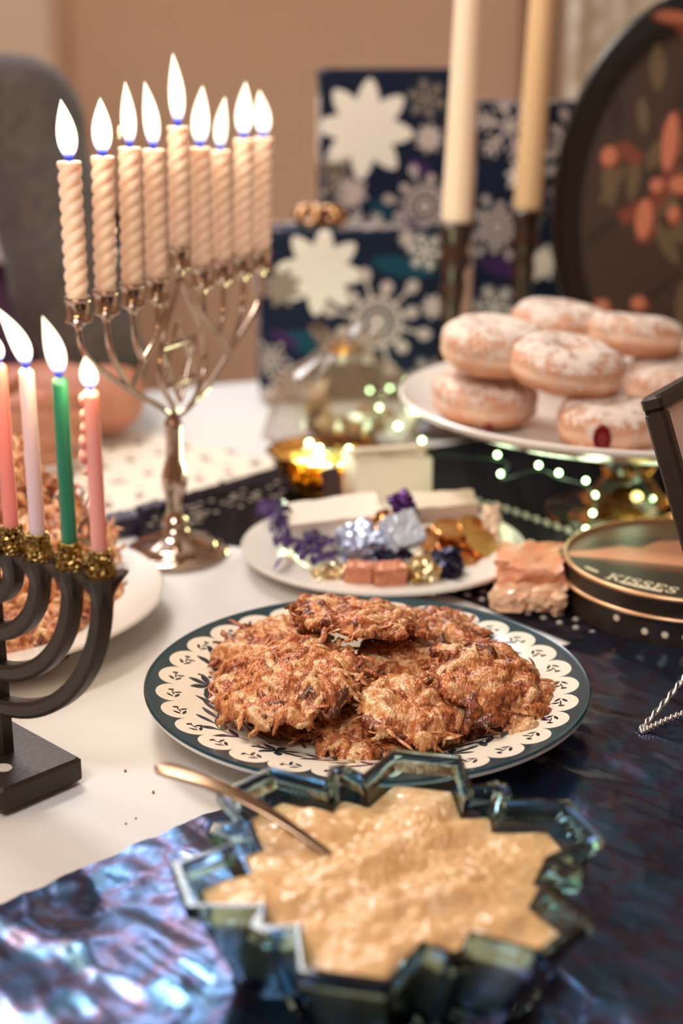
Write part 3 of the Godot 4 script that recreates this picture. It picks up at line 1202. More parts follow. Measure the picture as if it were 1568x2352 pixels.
func fringe(sd: int, rad: float, dome: float, brown: float) -> ArrayMesh:
	var r := RandomNumberGenerator.new()
	r.seed = sd * 3 + 1
	var st := SurfaceTool.new()
	st.begin(Mesh.PRIMITIVE_TRIANGLES)
	for k in 46:
		var a := TAU * (k + r.randf()) / 46.0
		var out := Vector3(cos(a), 0, sin(a))
		var tang := Vector3(-sin(a), 0, cos(a)) * (1.0 if r.randf() < 0.5 else -1.0)
		var p := out * rad * r.randf_range(0.70, 0.88) + Vector3(0, r.randf_range(-1.0, 3.0) - dome * 0.75, 0)
		var d := (out * r.randf_range(0.2, 1.0) + tang * r.randf_range(0.3, 1.0) + Vector3(0, r.randf_range(-0.35, 0.3), 0)).normalized()
		var l := r.randf_range(6.0, 15.0)
		var w := r.randf_range(0.8, 1.7)
		var curl := (-out * r.randf_range(0.0, 0.8) + Vector3(0, r.randf_range(-0.6, 0.4), 0)) * l * 0.5
		var rings := []
		for i in 7:
			var t := i / 6.0
			var c := p + d * l * t + curl * t * t
			var q := w * sqrt(maxf(0.06, 1.0 - pow(absf(2.0 * t - 0.9) / 1.1, 3.0)))
			var ring := PackedVector3Array()
			for j in 6:
				var b := TAU * j / 6.0
				ring.append((c + (d.cross(Vector3.UP).normalized() * cos(b) + Vector3.UP * sin(b) * 0.6) * q) * 0.001)
			rings.append(ring)
		var m := loft(rings, 70.0)
		var arr := m.surface_get_arrays(0)
		var vs: PackedVector3Array = arr[Mesh.ARRAY_VERTEX]
		var cs := PackedColorArray()
		var tone := 0.42 + brown + r.randf_range(-0.3, 0.35)
		for v in vs:
			cs.append(crust(clampf(tone + 0.2 * sin(v.x * 900.0) * cos(v.z * 700.0), 0, 1.1)))
		arr[Mesh.ARRAY_COLOR] = cs
		var mm := ArrayMesh.new()
		mm.add_surface_from_arrays(Mesh.PRIMITIVE_TRIANGLES, arr)
		st.append_from(mm, 0, Transform3D())
	return st.commit()

func put_latke(m: ArrayMesh, label: String, group: String, p: Vector3, tilt: Vector3, fr: ArrayMesh, s := 1.0) -> void:
	var o := part("potato_latke", m, M.latke, self)
	var b := Basis.from_euler(Vector3(deg_to_rad(tilt.x), 0, deg_to_rad(tilt.z))) * Basis(Vector3.UP, deg_to_rad(tilt.y))
	o.transform = Transform3D(b.scaled(Vector3.ONE * s), p)
	tag(o, label, "potato pancake", group)
	part("crisp_shreds", fr, M.latke, o).set_meta("kind", "stuff")

func latke_plate() -> void:
	var g := mat(Color.WHITE, 0.14)
	g.albedo_texture = painted_plate()
	var pl := part("dinner_plate", plate_mesh(0.121, 0.022, 0.072, g, M.china), null, self, V(0.014, 0.0034, -0.713))
	tag(pl, "cream plate with teal scalloped rim and painted leaves holding the latkes", "plate")
	var list := [
		[101, 44.5, 300, "large latke with a charred crisp top leaning at the front left of the painted plate", V(-0.0285, 0.0400, -0.686), Vector3(6, 20, 7), 7.0, 0.05],
		[102, 42.0, 240, "flat latke lying topmost at the back of the painted plate", V(0.0089, 0.0475, -0.746), Vector3(-9, 150, -6), 3.0, 0.10],
		[103, 41.0, 240, "browned latke leaning down to the right edge of the painted plate", V(0.0830, 0.0335, -0.688), Vector3(12, 60, -21), 6.0, 0.12],
		[104, 33.0, 200, "small golden latke leaning at the front middle of the painted plate", V(0.0378, 0.0300, -0.668), Vector3(8, 200, -8), 6.0, 0.0],
		[105, 27.0, 160, "small latke under the front middle one, reaching nearest to the glass bowl", V(0.0118, 0.0160, -0.664), Vector3(5, 300, -8), 4.0, 0.08],
		[106, 33.0, 200, "dark latke lying flat beneath the large charred one", V(-0.0160, 0.0145, -0.690), Vector3(0, 30, 2), 3.0, 0.24],
		[107, 38.0, 220, "latke at the back left of the painted plate behind the charred one", V(-0.0380, 0.0290, -0.742), Vector3(10, 110, 6), 5.0, 0.12],
		[108, 38.0, 200, "latke at the back right of the painted plate under the topmost one", V(0.0520, 0.0290, -0.768), Vector3(4, 260, -8), 4.0, 0.16],
		[109, 34.0, 180, "pale latke half hidden in the middle of the heap on the painted plate", V(0.0350, 0.0290, -0.724), Vector3(8, 190, -2), 4.0, 0.04],
		[110, 34.0, 200, "dark latke lying flat under the right side of the heap", V(0.0600, 0.0130, -0.690), Vector3(0, 10, -2), 3.0, 0.28]]
	for l in list:
		var m := latke(l[0], l[1], l[2], 0.62 if l[0] < 106 else 0.85, l[6], l[7])
		var fr := fringe(l[0], l[1], l[6], l[7])
		latkes.append([m, fr])
		put_latke(m, l[3], "latkes on the painted plate", l[4], l[5], fr)

func left_plate() -> void:
	var pl := part("dinner_plate", plate_mesh(0.127, 0.022, 0.080, M.china, M.china), null, self, V(-0.241, 0.0012, -0.849))
	tag(pl, "plain white plate heaped with latkes behind the black menorah", "plate")
	var list := [
		[0, "latke nearest to the black menorah stem on the plain white plate", V(-0.196, 0.021, -0.796), Vector3(14, 40, 4), 0.95],
		[2, "latke at the right edge of the heap on the plain white plate", V(-0.172, 0.024, -0.852), Vector3(10, 20, -14), 1.0],
		[3, "latke lying on the middle of the heap behind the green candle", V(-0.196, 0.050, -0.846), Vector3(26, 200, -10), 1.35],
		[1, "topmost latke of the heap on the plain white plate", V(-0.238, 0.092, -0.884), Vector3(34, 250, -8), 1.1],
		[4, "latke under the left of the heap behind the pink candle", V(-0.262, 0.036, -0.796), Vector3(22, 80, 4), 1.3],
		[6, "latke at the back of the heap, second from the top", V(-0.206, 0.070, -0.880), Vector3(30, 130, -14), 1.15],
		[7, "latke lying lowest at the left of the plain white plate", V(-0.295, 0.022, -0.842), Vector3(3, 60, 8), 1.0],
		[8, "small latke leaning at the right back of the heap", V(-0.176, 0.046, -0.890), Vector3(24, 0, -20), 1.0]]
	for l in list:
		put_latke(latkes[l[0]][0], l[1], "latkes on the plain white plate", l[2], l[3], latkes[l[0]][1], l[4])

# ---------------------------------------------------------------- bowl of apple sauce
func sauce_bowl() -> void:
	var at := V(0.0194, 0.0040, -0.4888)
	var o := thing("glass_bowl", "teal glass bowl shaped like a six-pointed snowflake full of apple sauce", "bowl", at)
	var r := []
	for e in [[0.70, false, 0.0], [0.725, false, 0.0008], [0.755, false, 0.006], [0.93, false, 0.0375], [0.94, false, 0.0395], [0.985, false, 0.0415], [1.0, false, 0.043], [1.0, false, 0.0468], [0.992, false, 0.0480],
		[1.004, true, 0.0480], [0.985, true, 0.0470], [0.970, true, 0.0440], [0.760, true, 0.0095], [0.725, true, 0.0075]]:
		r.append(star_ring(e[0], e[1], e[2]))
	part("bowl", loft(r, 24.0), M.teal_glass, o)
	var s := part("apple_sauce", sauce_mesh(), M.sauce, self, at + Vector3(0, 0.0004, 0))
	tag(s, "lumpy golden apple sauce filling the snowflake bowl", "apple sauce", "", "stuff")
	# spoon: handle over the far left rim, bowl in the sauce
	var a := V(-0.004, 0.0405, -0.502)
	var b := V(-0.0505, 0.0530, -0.5265)
	var e := b + (b - a) * 0.60
	var sp := thing("spoon", "steel teaspoon standing in the apple sauce with its handle over the rim", "spoon", a)
	var rings := []
	var dir := (e - a).normalized()
	var side := dir.cross(Vector3.UP).normalized()
	var up := side.cross(dir).normalized()
	for k in 25:
		var t := k / 24.0
		var p := dir * (e - a).length() * t + up * 0.006 * sin(t * PI)
		var w := lerpf(0.0022, 0.0062, pow(t, 1.3))
		var th := lerpf(0.0016, 0.0014, t)
		if t > 0.93:
			w *= sqrt(maxf(0.05, 1.0 - pow((t - 0.93) / 0.07, 2.0)))
		var ring := PackedVector3Array()
		for j in 14:
			var g := TAU * j / 14
			ring.append(p + side * cos(g) * w + up * sin(g) * th)
		rings.append(ring)
	part("handle", loft(rings, 70.0), M.steel, sp)
	rings = []
	for k in 13:
		var t := k / 12.0
		var p := -dir * 0.040 * t - up * (0.010 * sin(t * PI) + 0.004 * t)
		var w := 0.0025 + 0.011 * sin(PI * pow(t, 0.8))
		var ring := PackedVector3Array()
		for j in 14:
			var g := TAU * j / 14
			ring.append(p + side * cos(g) * w + up * (sin(g) * 0.0007 - 0.003 * (1.0 - cos(g) * cos(g)) * sin(PI * t)))
		rings.append(ring)
	part("bowl", loft(rings, 70.0), M.steel, sp)

# ---------------------------------------------------------------- black menorah
func square_tube(pts: Array, across: Vector3, w: float, th: float) -> ArrayMesh:
	var rings := []
	for i in pts.size():
		var t: Vector3 = (pts[mini(i + 1, pts.size() - 1)] - pts[maxi(i - 1, 0)]).normalized()
		var n := across.cross(t).normalized()
		var ring := PackedVector3Array()
		for q in [[-1, -0.55], [-0.72, -1], [0.72, -1], [1, -0.55], [1, 0.55], [0.72, 1], [-0.72, 1], [-1, 0.55]]:
			ring.append(pts[i] + across * w * q[0] + n * th * q[1])
		rings.append(ring)
	return loft(rings, 30.0)

func plain_candle(h: float, r: float, lean: Vector3) -> ArrayMesh:
	var rings := []
	for k in 15:
		var t := k / 14.0
		var q := r * (1.0 - 0.04 * t)
		if k == 14:
			q = r * 0.55
		elif k == 13:
			t = 0.985
			q = r * 0.95
		var ring := PackedVector3Array()
		for j in 20:
			var a := TAU * j / 20
			ring.append(Vector3(cos(a) * q, h * t + (0.0012 * cos(a + 2.0) if k >= 13 else 0.0), sin(a) * q) + lean * h * t)
		rings.append(ring)
	return loft(rings, 50.0)

func black_menorah() -> void:
	var c := V(-0.170, 0.0012, -0.645)
	var yaw := -atan2(0.586, 0.81)
	var o := thing("black_menorah", "black metal menorah with curved branches and glittery gold cups at the left edge", "menorah", c, yaw)
	# slab: its right corner points along the table
	var slab := part("base", box(Vector3(0.068, 0.013, 0.048), 0.0016), M.black_metal, o, Vector3(0, 0.0065, 0))
	slab.rotation.y = -0.145
	part("stem", square_tube([Vector3(0, 0.012, 0), Vector3(0, 0.06, 0), Vector3(0, 0.118, 0), Vector3(0, 0.158, 0)], Vector3(0, 0, 1), 0.0045, 0.0045), M.black_metal, o)
	var stick := part("sticker", lathe([Vector2(0, 0), Vector2(0.0042, 0), Vector2(0.0042, 0.0004), Vector2(0, 0.0005)], 20), mat(Color8(226, 214, 204), 0.3), o, Vector3(0.014, 0.0131, 0.012), "small round pale sticker")
	stick.scale = Vector3(1.1, 1, 0.9)
	var rad := [0.0185, 0.0365, 0.0575, 0.0765]
	for R in rad:
		var pts := []
		for k in 41:
			var a := PI * k / 40.0
			pts.append(Vector3(-cos(a) * R, 0.116 - sin(a) * R, 0))
		part("branch", square_tube(pts, Vector3(0, 0, 1), 0.0044, 0.0042), M.black_metal, o)
	var gem := noise(7, 900.0, 1)
	var cups := [0.0]
	for R in rad:
		cups.append(R)
		cups.append(-R)
	for u in cups:
		var base: float = 0.112 if u != 0.0 else 0.156
		# flared cup with four pointed corners
		var rings := []
		for e in [[-0.003, 0.0044, 0.0], [0.002, 0.0050, 0.0008], [0.006, 0.0062, 0.0022], [0.0105, 0.0074, 0.0052], [0.0112, 0.0070, 0.0050], [0.0085, 0.0040, 0.0]]:
			var ring := PackedVector3Array()
			for j in 16:
				var a := TAU * j / 16 + PI / 4
				var peak := absf(cos(2.0 * TAU * j / 16))
				ring.append(Vector3(cos(a) * (e[1] + e[2] * peak), base + e[0] + e[2] * peak * 0.45, sin(a) * (e[1] + e[2] * peak)))
			rings.append(ring)
		part("cup", loft(rings, 25.0), M.black_metal, o, Vector3(u, 0, 0))
		var pr := [Vector2(0, 0.007), Vector2(0.0062, 0.007), Vector2(0.0071, 0.010), Vector2(0.0070, 0.013), Vector2(0.0062, 0.0165), Vector2(0.0054, 0.020), Vector2(0.0051, 0.0235), Vector2(0.0036, 0.0235), Vector2(0, 0.0225)]
		var fine := []
		for k in pr.size() - 1:
			for s in 5:
				fine.append(pr[k].lerp(pr[k + 1], s / 5.0))
		fine.append(pr[-1])
		part("glitter_holder", jitter(lathe(fine, 44), 0.0009, 700.0, int(u * 10000) + 5, 0.0), M.gold_glitter, o, Vector3(u, base, 0), "gold glitter candle holder")
	# lit candles on the near half, then the far half and the middle one outside the picture
	var kinds := [
		[0.0185, Color8(244, 148, 138), 0.214, 0.019, Vector3(-0.42, 1, 0.0), "coral pink candle in the black menorah cup nearest to its stem"],
		[0.0365, Color8(222, 204, 212), 0.214, 0.028, Vector3(-0.42, 1, 0.0), "pale lilac candle in the black menorah, second from its stem"],
		[0.0575, Color8(34, 128, 98), 0.2125, 0.027, Vector3(-0.20, 1, 0.0), "dark green candle in the black menorah"],
		[0.0765, Color8(242, 172, 160), 0.2095, 0.0145, Vector3(-0.10, 1, 0.0), "pale pink candle with wax drips in the outermost black menorah cup"],
		[-0.0185, Color8(120, 150, 210), 0.212, 0.02, Vector3(-0.2, 1, 0), "blue candle just left of the black menorah stem"],
		[-0.0365, Color8(236, 214, 130), 0.212, 0.02, Vector3(-0.2, 1, 0), "yellow candle left of the black menorah stem"],
		[-0.0575, Color8(230, 226, 220), 0.212, 0.02, Vector3(-0.2, 1, 0), "white candle left of the black menorah stem"],
		[-0.0765, Color8(150, 110, 180), 0.212, 0.02, Vector3(-0.2, 1, 0), "violet candle at the far left end of the black menorah"]]
	var dirx := Vector3(cos(yaw), 0, -sin(yaw))
	for k in kinds:
		var p: Vector3 = c + dirx * k[0] + Vector3(0, 0.112 + 0.0215, 0)
		var cd := thing("slim_candle", k[5], "candle", p, 0.0, "slim coloured candles in the black menorah")
		var wax := mat(k[1], 0.38)
		wax.subsurf_scatter_enabled = true
		wax.subsurf_scatter_strength = 0.5
		var h: float = T + k[2] - p.y
		part("wax", plain_candle(h, 0.0036, Vector3.ZERO), wax, cd)
		part("wick", tube([Vector3(0, h - 0.001, 0), Vector3(-0.0003, h + 0.003, 0)], 0.0005, 6), M.wick, cd)
		var lean: Vector3 = Vector3(k[4].x, 0, 0.05)
		light_flame(cd, Vector3(-0.0002, h + 0.0008, 0), k[3], 0.0092 if k[3] > 0.02 else 0.0080, lean, 0.0030)
		if k[0] == 0.0765:
			var drip := []
			for q in [[-0.0036, 0.071, 0.0016], [-0.0038, 0.064, 0.0014], [-0.0042, 0.052, 0.0020], [-0.0044, 0.0455, 0.0022], [-0.0039, 0.058, 0.0015]]:
				drip.append([sphere(q[2], 10), Transform3D(Basis().scaled(Vector3(1, 1.9, 1)), Vector3(q[0], q[1], 0.0008))])
			drip.append([sphere(0.0014, 10), Transform3D(Basis(), Vector3(-0.0040, 0.0385, 0.001))])
			part("wax_drip", join(drip), wax, cd)

# ---------------------------------------------------------------- silver menorah
func silver_menorah() -> void:
	var c := V(-0.121, 0.0016, -0.982)
	var o := thing("silver_menorah", "polished silver menorah with a Star of David between its forked branches", "menorah", c, 1.1554)
	# in its own axes x runs along the row of cups, away from the camera; the foot is set a little to the left of the cups
	var off := Vector3(0.0023, 0, 0.0101)
	part("base", lathe([Vector2(0, 0), Vector2(0.038, 0), Vector2(0.0385, 0.002), Vector2(0.036, 0.0042), Vector2(0.031, 0.0052), Vector2(0.030, 0.0085), Vector2(0.026, 0.0105), Vector2(0.017, 0.0128), Vector2(0.0105, 0.0165), Vector2(0.0085, 0.021), Vector2(0, 0.0215)], 64, 50.0), M.silver, o)
	part("stem", lathe([Vector2(0, 0.018), Vector2(0.0085, 0.020), Vector2(0.0105, 0.0235), Vector2(0.0085, 0.0275), Vector2(0.0062, 0.030), Vector2(0.0058, 0.036), Vector2(0.0072, 0.044), Vector2(0.0092, 0.052), Vector2(0.0096, 0.058), Vector2(0.0078, 0.065), Vector2(0.0060, 0.072), Vector2(0.0056, 0.084), Vector2(0.0058, 0.094), Vector2(0.0066, 0.098), Vector2(0.0048, 0.102), Vector2(0, 0.103)], 40, 60.0, Vector3(0.006, 0, 0.014)), M.silver, o)
	var j := Vector3(0.0006, 0.101, 0.0014)          # where the branches spring
	var r := 0.0021
	var arms := []
	for s in [-1.0, 1.0]:
		var top := Vector3(0.1245 * s, 0.186, 0.0) + off
		arms.append([j, Vector3(0.03 * s, 0.116, 0.0) + off, Vector3(0.068 * s, 0.136, 0) + off, Vector3(0.108 * s, 0.160, 0) + off, Vector3(0.122 * s, 0.174, 0) + off, top])
		arms.append([Vector3(0.068 * s, 0.136, 0) + off, Vector3(0.080 * s, 0.150, 0) + off, Vector3(0.091 * s, 0.168, 0) + off, Vector3(0.0934 * s, 0.186, 0) + off])
		arms.append([Vector3(0.068 * s, 0.136, 0) + off, Vector3(0.056 * s, 0.150, 0) + off, Vector3(0.036 * s, 0.165, 0) + off, Vector3(0.018 * s, 0.184, 0) + off, Vector3(0.002 * s, 0.200, 0) + off])
		arms.append([Vector3(0.052 * s, 0.153, 0) + off, Vector3(0.060 * s, 0.166, 0) + off, Vector3(0.0622 * s, 0.186, 0) + off])
		arms.append([Vector3(0.036 * s, 0.165, 0) + off, Vector3(0.0325 * s, 0.172, 0) + off, Vector3(0.0311 * s, 0.186, 0) + off])
		arms.append([j, Vector3(0.014 * s, 0.112, 0) + off, Vector3(0.031 * s, 0.136, 0) + off, Vector3(0.026 * s, 0.162, 0) + off, Vector3(0.010 * s, 0.186, 0) + off, Vector3(0.001 * s, 0.200, 0) + off])
	for a in arms:
		part("branch", tube(spline(a, 26), r, 10, 80.0), M.silver, o)
	var sc := Vector3(0, 0.142, 0) + off * 0.7
	for t in 2:
		var tri3 := []
		for k in 3:
			var g := PI / 2 + TAU * k / 3 + PI * t
			tri3.append(sc + Vector3(cos(g) * 0.028, sin(g) * 0.028, 0))
		for k in 3:
			part("star_bar", tube([tri3[k], tri3[(k + 1) % 3]], 0.0019, 8), M.silver, o)
	var cup := lathe([Vector2(0, 0.0), Vector2(0.0022, 0.0), Vector2(0.0040, 0.003), Vector2(0.0080, 0.0044), Vector2(0.0088, 0.0052), Vector2(0.0086, 0.0062), Vector2(0.0074, 0.0070), Vector2(0.0072, 0.0100), Vector2(0.0073, 0.0165), Vector2(0.0084, 0.0176), Vector2(0.0087, 0.0186), Vector2(0.0083, 0.0196), Vector2(0.0074, 0.0194), Vector2(0.0070, 0.0110), Vector2(0, 0.0105)], 36, 55.0)
	var info := [ # along the row: height of top, flame height, lean of the candle
		[-0.1245, 0.2884, 0.0352, -0.003, "nearest to the camera", Vector3(-0.08, 0, 0)],
		[-0.0934, 0.2896, 0.0342, 0.028, "second from the near end, with drips", Vector3(-0.02, 0, 0)],
		[-0.0622, 0.2932, 0.0396, 0.026, "third from the near end", Vector3(-0.05, 0, 0)],
		[-0.0311, 0.2905, 0.0419, 0.014, "just left of the tall middle one", Vector3(-0.11, 0, 0)],
		[0.0, 0.3035, 0.0463, 0.022, "raised in the tall middle cup", Vector3(-0.06, 0, 0)],
		[0.0311, 0.2884, 0.0405, 0.012, "just right of the tall middle one", Vector3(0.06, 0, 0)],
		[0.0622, 0.2847, 0.0364, 0.0, "third from the far end", Vector3(0.12, 0, 0)],
		[0.0934, 0.2913, 0.0396, 0.022, "second from the far end of the row", Vector3(0.04, 0, 0)],
		[0.1245, 0.2908, 0.0336, 0.026, "farthest from the camera at the right end", Vector3(-0.10, 0, 0)]]
	var yaw := 1.1554
	var ux := Vector3(cos(yaw), 0, -sin(yaw))
	var uz := Vector3(sin(yaw), 0, cos(yaw))
	for i in 9:
		var k: Array = info[i]
		var lift := 0.0168 if k[0] == 0.0 else 0.0
		part("cup", cup, M.silver, o, Vector3(k[0], 0.1865 + lift, 0) + off)
		var p: Vector3 = c + ux * (k[0] + off.x) + uz * off.z + Vector3(0, 0.1972 + lift, 0)
		var cd := thing("twisted_candle", "lit ivory spiral candle on the silver menorah, " + k[4], "candle", p, 0.0, "ivory spiral candles on the silver menorah")
		cd.rotation.z = -k[3]
		var h: float = T + k[1] - p.y
		part("wax", twisted_candle(h, 0.0073, 252.0), M.ivory_wax, cd)
		part("wick", tube([Vector3(0, h - 0.002, 0), Vector3(0.0003, h + 0.003, 0)], 0.0006, 6), M.wick, cd)
		var w: float = 0.0125 if not (i in [2, 6]) else 0.0098
		if i in [3, 4]:
			w = 0.0108
		var f: Vector3 = k[5]
		light_flame(cd, Vector3(0, h + 0.0002, 0), k[2], w, f, 0.0012)
		if i == 1:
			var drip := []
			for q in [[0.0069, 0.046, 0.0018], [0.0066, 0.033, 0.0020], [0.0068, 0.040, 0.0012], [0.0067, 0.028, 0.0012]]:
				drip.append([sphere(q[2], 10), Transform3D(Basis().scaled(Vector3(0.9, 1.5, 1)), Vector3(q[0], q[1], 0.001))])
			part("wax_drip", join(drip), M.ivory_wax, cd)
		if i == 2:
			part("wax_lip", sphere(0.0017, 10), M.ivory_wax, cd, Vector3(-0.006, h + 0.009, 0.001)).scale = Vector3(0.8, 2.6, 0.8)

# ---------------------------------------------------------------- sweets
func foil_piece(s: Vector3, sd: int, amp: float) -> ArrayMesh:
	return jitter(subdivided(s, 7), amp, 160.0, sd, 12.0)

func candy_plate() -> void:
	var at := V(0.030, 0.0024, -0.965)
	var pl := part("dessert_plate", plate_mesh(0.102, 0.0145, 0.066, M.china, M.china), null, self, at)
	tag(pl, "plain white plate of wrapped sweets and gold coins behind the latkes", "plate")
	var well := at.y + 0.0062
	# gold coins: a leaning pile at the right
	var coin := lathe([Vector2(0, 0.0009), Vector2(0.0125, 0.0009), Vector2(0.0132, 0.0014), Vector2(0.0155, 0.0016), Vector2(0.0162, 0.0012), Vector2(0.0164, 0.0), Vector2(0.0162, -0.0012), Vector2(0.0155, -0.0016), Vector2(0.0132, -0.0014), Vector2(0.0125, -0.0009), Vector2(0, -0.0009)], 40, 30.0)
	var emblem := []
	for k in 6:
		emblem.append([box(Vector3(0.010, 0.0008, 0.0016), 0.0003), Transform3D(Basis(Vector3.UP, PI * k / 3.0), Vector3(cos(PI * k / 3.0 + PI / 2) * 0.0028, 0.0009, sin(PI * k / 3.0 + PI / 2) * 0.0028))])
	var em := join(emblem)
	var coins := [
		[V(0.075, 0.012, -0.945), Vector3(4, 0, 3), "gold coin lying lowest in the pile on the sweets plate"],
		[V(0.092, 0.014, -0.938), Vector3(12, 30, -8), "gold coin at the right front edge of the coin pile"],
		[V(0.081, 0.018, -0.950), Vector3(8, 70, 10), "gold coin in the middle of the coin pile"],
		[V(0.090, 0.022, -0.958), Vector3(15, 20, -12), "gold coin leaning at the back right of the coin pile"],
		[V(0.078, 0.0275, -0.962), Vector3(10, 50, 4), "topmost gold coin of the pile, broad face up"],
		[V(0.100, 0.0185, -0.951), Vector3(20, 0, -24), "gold coin slipping off the right of the coin pile"],
		[V(0.068, 0.0175, -0.968), Vector3(16, 40, 16), "gold coin propped at the back left of the coin pile"],
		[V(0.096, 0.0255, -0.966), Vector3(24, 10, -16), "gold coin tilted up at the far right of the coin pile"]]
	for k in coins:
		var o := thing("chocolate_coin", k[2], "chocolate coin", k[0], 0.0, "gold coins on the sweets plate")
		o.rotation_degrees = k[1]
		part("coin", coin, M.gold, o).scale = Vector3(0.86, 1.0, 0.86)
		part("emblem", em, M.gold, o)
	var blue := mat(Color8(186, 196, 222), 0.35, 0.75)
	var ice := mat(Color8(214, 226, 240), 0.45, 0.35)
	var navy := mat(Color8(26, 24, 54), 0.25, 0.6)
	var copper := mat(Color8(212, 140, 108), 0.35, 0.35)
	var foilgold := mat(Color8(226, 206, 160), 0.2, 0.9)
	var list := [
		["foil_chocolate", Vector3(0.025, 0.020, 0.025), blue, V(0.012, 0.0285, -0.922), Vector3(20, 25, 12), 0.004, "crinkled silver blue foil chocolate at the front of the sweets plate", "chocolate"],
		["foil_chocolate", Vector3(0.024, 0.015, 0.024), ice, V(0.041, 0.038, -0.922), Vector3(48, 40, 8), 0.0014, "smooth icy blue foil chocolate standing on its corner", "chocolate"],
		["foil_chocolate", Vector3(0.022, 0.018, 0.022), navy, V(0.037, 0.018, -0.905), Vector3(8, 15, 0), 0.003, "dark navy foil chocolate under the icy blue one", "chocolate"],
		["foil_chocolate", Vector3(0.024, 0.018, 0.020), navy, V(0.068, 0.019, -0.902), Vector3(12, -20, 10), 0.004, "dark navy foil chocolate with a bright glint beside the coins", "chocolate"],
		["caramel", Vector3(0.018, 0.017, 0.016), copper, V(0.012, 0.018, -0.890), Vector3(0, -8, 0), 0.0012, "coppery square caramel at the front rim of the sweets plate", "sweet"],
		["caramel", Vector3(0.022, 0.018, 0.016), copper, V(0.031, 0.018, -0.886), Vector3(0, 12, 0), 0.0014, "pinkish square caramel next to the crinkled gold sweet", "sweet"],
		["wrapped_sweet", Vector3(0.020, 0.017, 0.018), foilgold, V(0.052, 0.018, -0.892), Vector3(10, 30, 6), 0.005, "crinkled pale gold wrapped sweet at the front of the plate", "sweet"],
		["wrapped_sweet", Vector3(0.022, 0.008, 0.014), foilgold, V(-0.008, 0.016, -0.898), Vector3(6, 20, 10), 0.004, "flat gold twist-wrapped sweet at the left front of the plate", "sweet"],
		["foil_chocolate", Vector3(0.020, 0.016, 0.020), M.gold, V(0.030, 0.032, -0.944), Vector3(20, 60, 20), 0.004, "golden foil chocolate behind the two pale blue ones", "chocolate"],
		["foil_chocolate", Vector3(0.015, 0.015, 0.015), mat(Color8(70, 30, 90), 0.25, 0.7), V(0.043, 0.048, -0.952), Vector3(30, 20, 30), 0.003, "small violet foil chocolate at the back of the sweets", "chocolate"],
		["wrapped_sweet", Vector3(0.012, 0.012, 0.030), mat(Color8(236, 214, 190), 0.25, 0.3), V(0.108, 0.024, -0.975), Vector3(60, 0, 10), 0.004, "clear twist-wrapped sweet standing at the right rim of the plate", "sweet"]]
	for k in list:
		var o := part(k[0], foil_piece(k[1], used.size() + int(k[3].x * 9000), k[5]), k[2], self, k[3])
		o.rotation_degrees = k[4]
		tag(o, k[6], k[7], "sweets on the white plate")
	var paper := tri(mat(Color8(238, 224, 208), 0.7), 20.0)
	var o1 := part("paper_packet", jitter(subdivided(Vector3(0.066, 0.022, 0.030), 8), 0.0018, 60.0, 5, 40.0), paper, self, V(-0.005, 0.030, -0.972))
	o1.rotation_degrees = Vector3(14, 10, 4)
	tag(o1, "plump white paper packet lying across the sweets plate", "packet")
	var o2 := part("paper_packet", jitter(subdivided(Vector3(0.052, 0.014, 0.024), 8), 0.0012, 60.0, 6, 40.0), tri(mat(Color8(222, 200, 178), 0.7), 20.0), self, V(0.072, 0.034, -0.992))
	o2.rotation_degrees = Vector3(10, 6, 2)
	tag(o2, "long beige bar packet at the back right of the sweets plate", "packet")
	# open white gift carton behind
	var carton := thing("carton", "open white card box with a folded lid behind the sweets plate", "box", V(0.036, 0.0024, -1.088), 0.25)
	var card := tri(mat(Color8(236, 220, 204), 0.75), 20.0)
	part("wall", box(Vector3(0.060, 0.046, 0.0016), 0.0004), card, carton, Vector3(0, 0.023, 0.022))
	part("wall", box(Vector3(0.060, 0.046, 0.0016), 0.0004), card, carton, Vector3(0, 0.023, -0.022))
	part("wall", box(Vector3(0.0016, 0.046, 0.044), 0.0004), card, carton, Vector3(-0.030, 0.023, 0))
	part("wall", box(Vector3(0.0016, 0.046, 0.044), 0.0004), card, carton, Vector3(0.030, 0.023, 0))
	part("bottom", box(Vector3(0.060, 0.0016, 0.044), 0.0004), card, carton, Vector3(0, 0.001, 0))
	var lid := part("flap", box(Vector3(0.060, 0.0016, 0.026), 0.0004), card, carton, Vector3(0, 0.052, 0.013))
	lid.rotation_degrees = Vector3(-24, 0, 0)
	var brown := part("chocolate_bar", box(Vector3(0.014, 0.044, 0.010), 0.002), mat(Color8(58, 34, 34), 0.5), self, V(-0.006, 0.024, -1.055))
	brown.rotation_degrees = Vector3(-12, 10, 8)
	tag(brown, "dark brown upright chocolate bar between the amber dish and the white card box", "chocolate")
	# curls of violet ribbon spilling over the left of the plate
	var rib := thing("violet_ribbon", "curled violet ribbon spilling over the left side of the sweets plate", "ribbon", V(-0.030, 0.012, -0.955))
	var vm := mat(Color8(84, 62, 122), 0.35, 0.1)
	vm.rim_enabled = true
	vm.rim = 0.4
	var rr := RandomNumberGenerator.new()
	rr.seed = 17
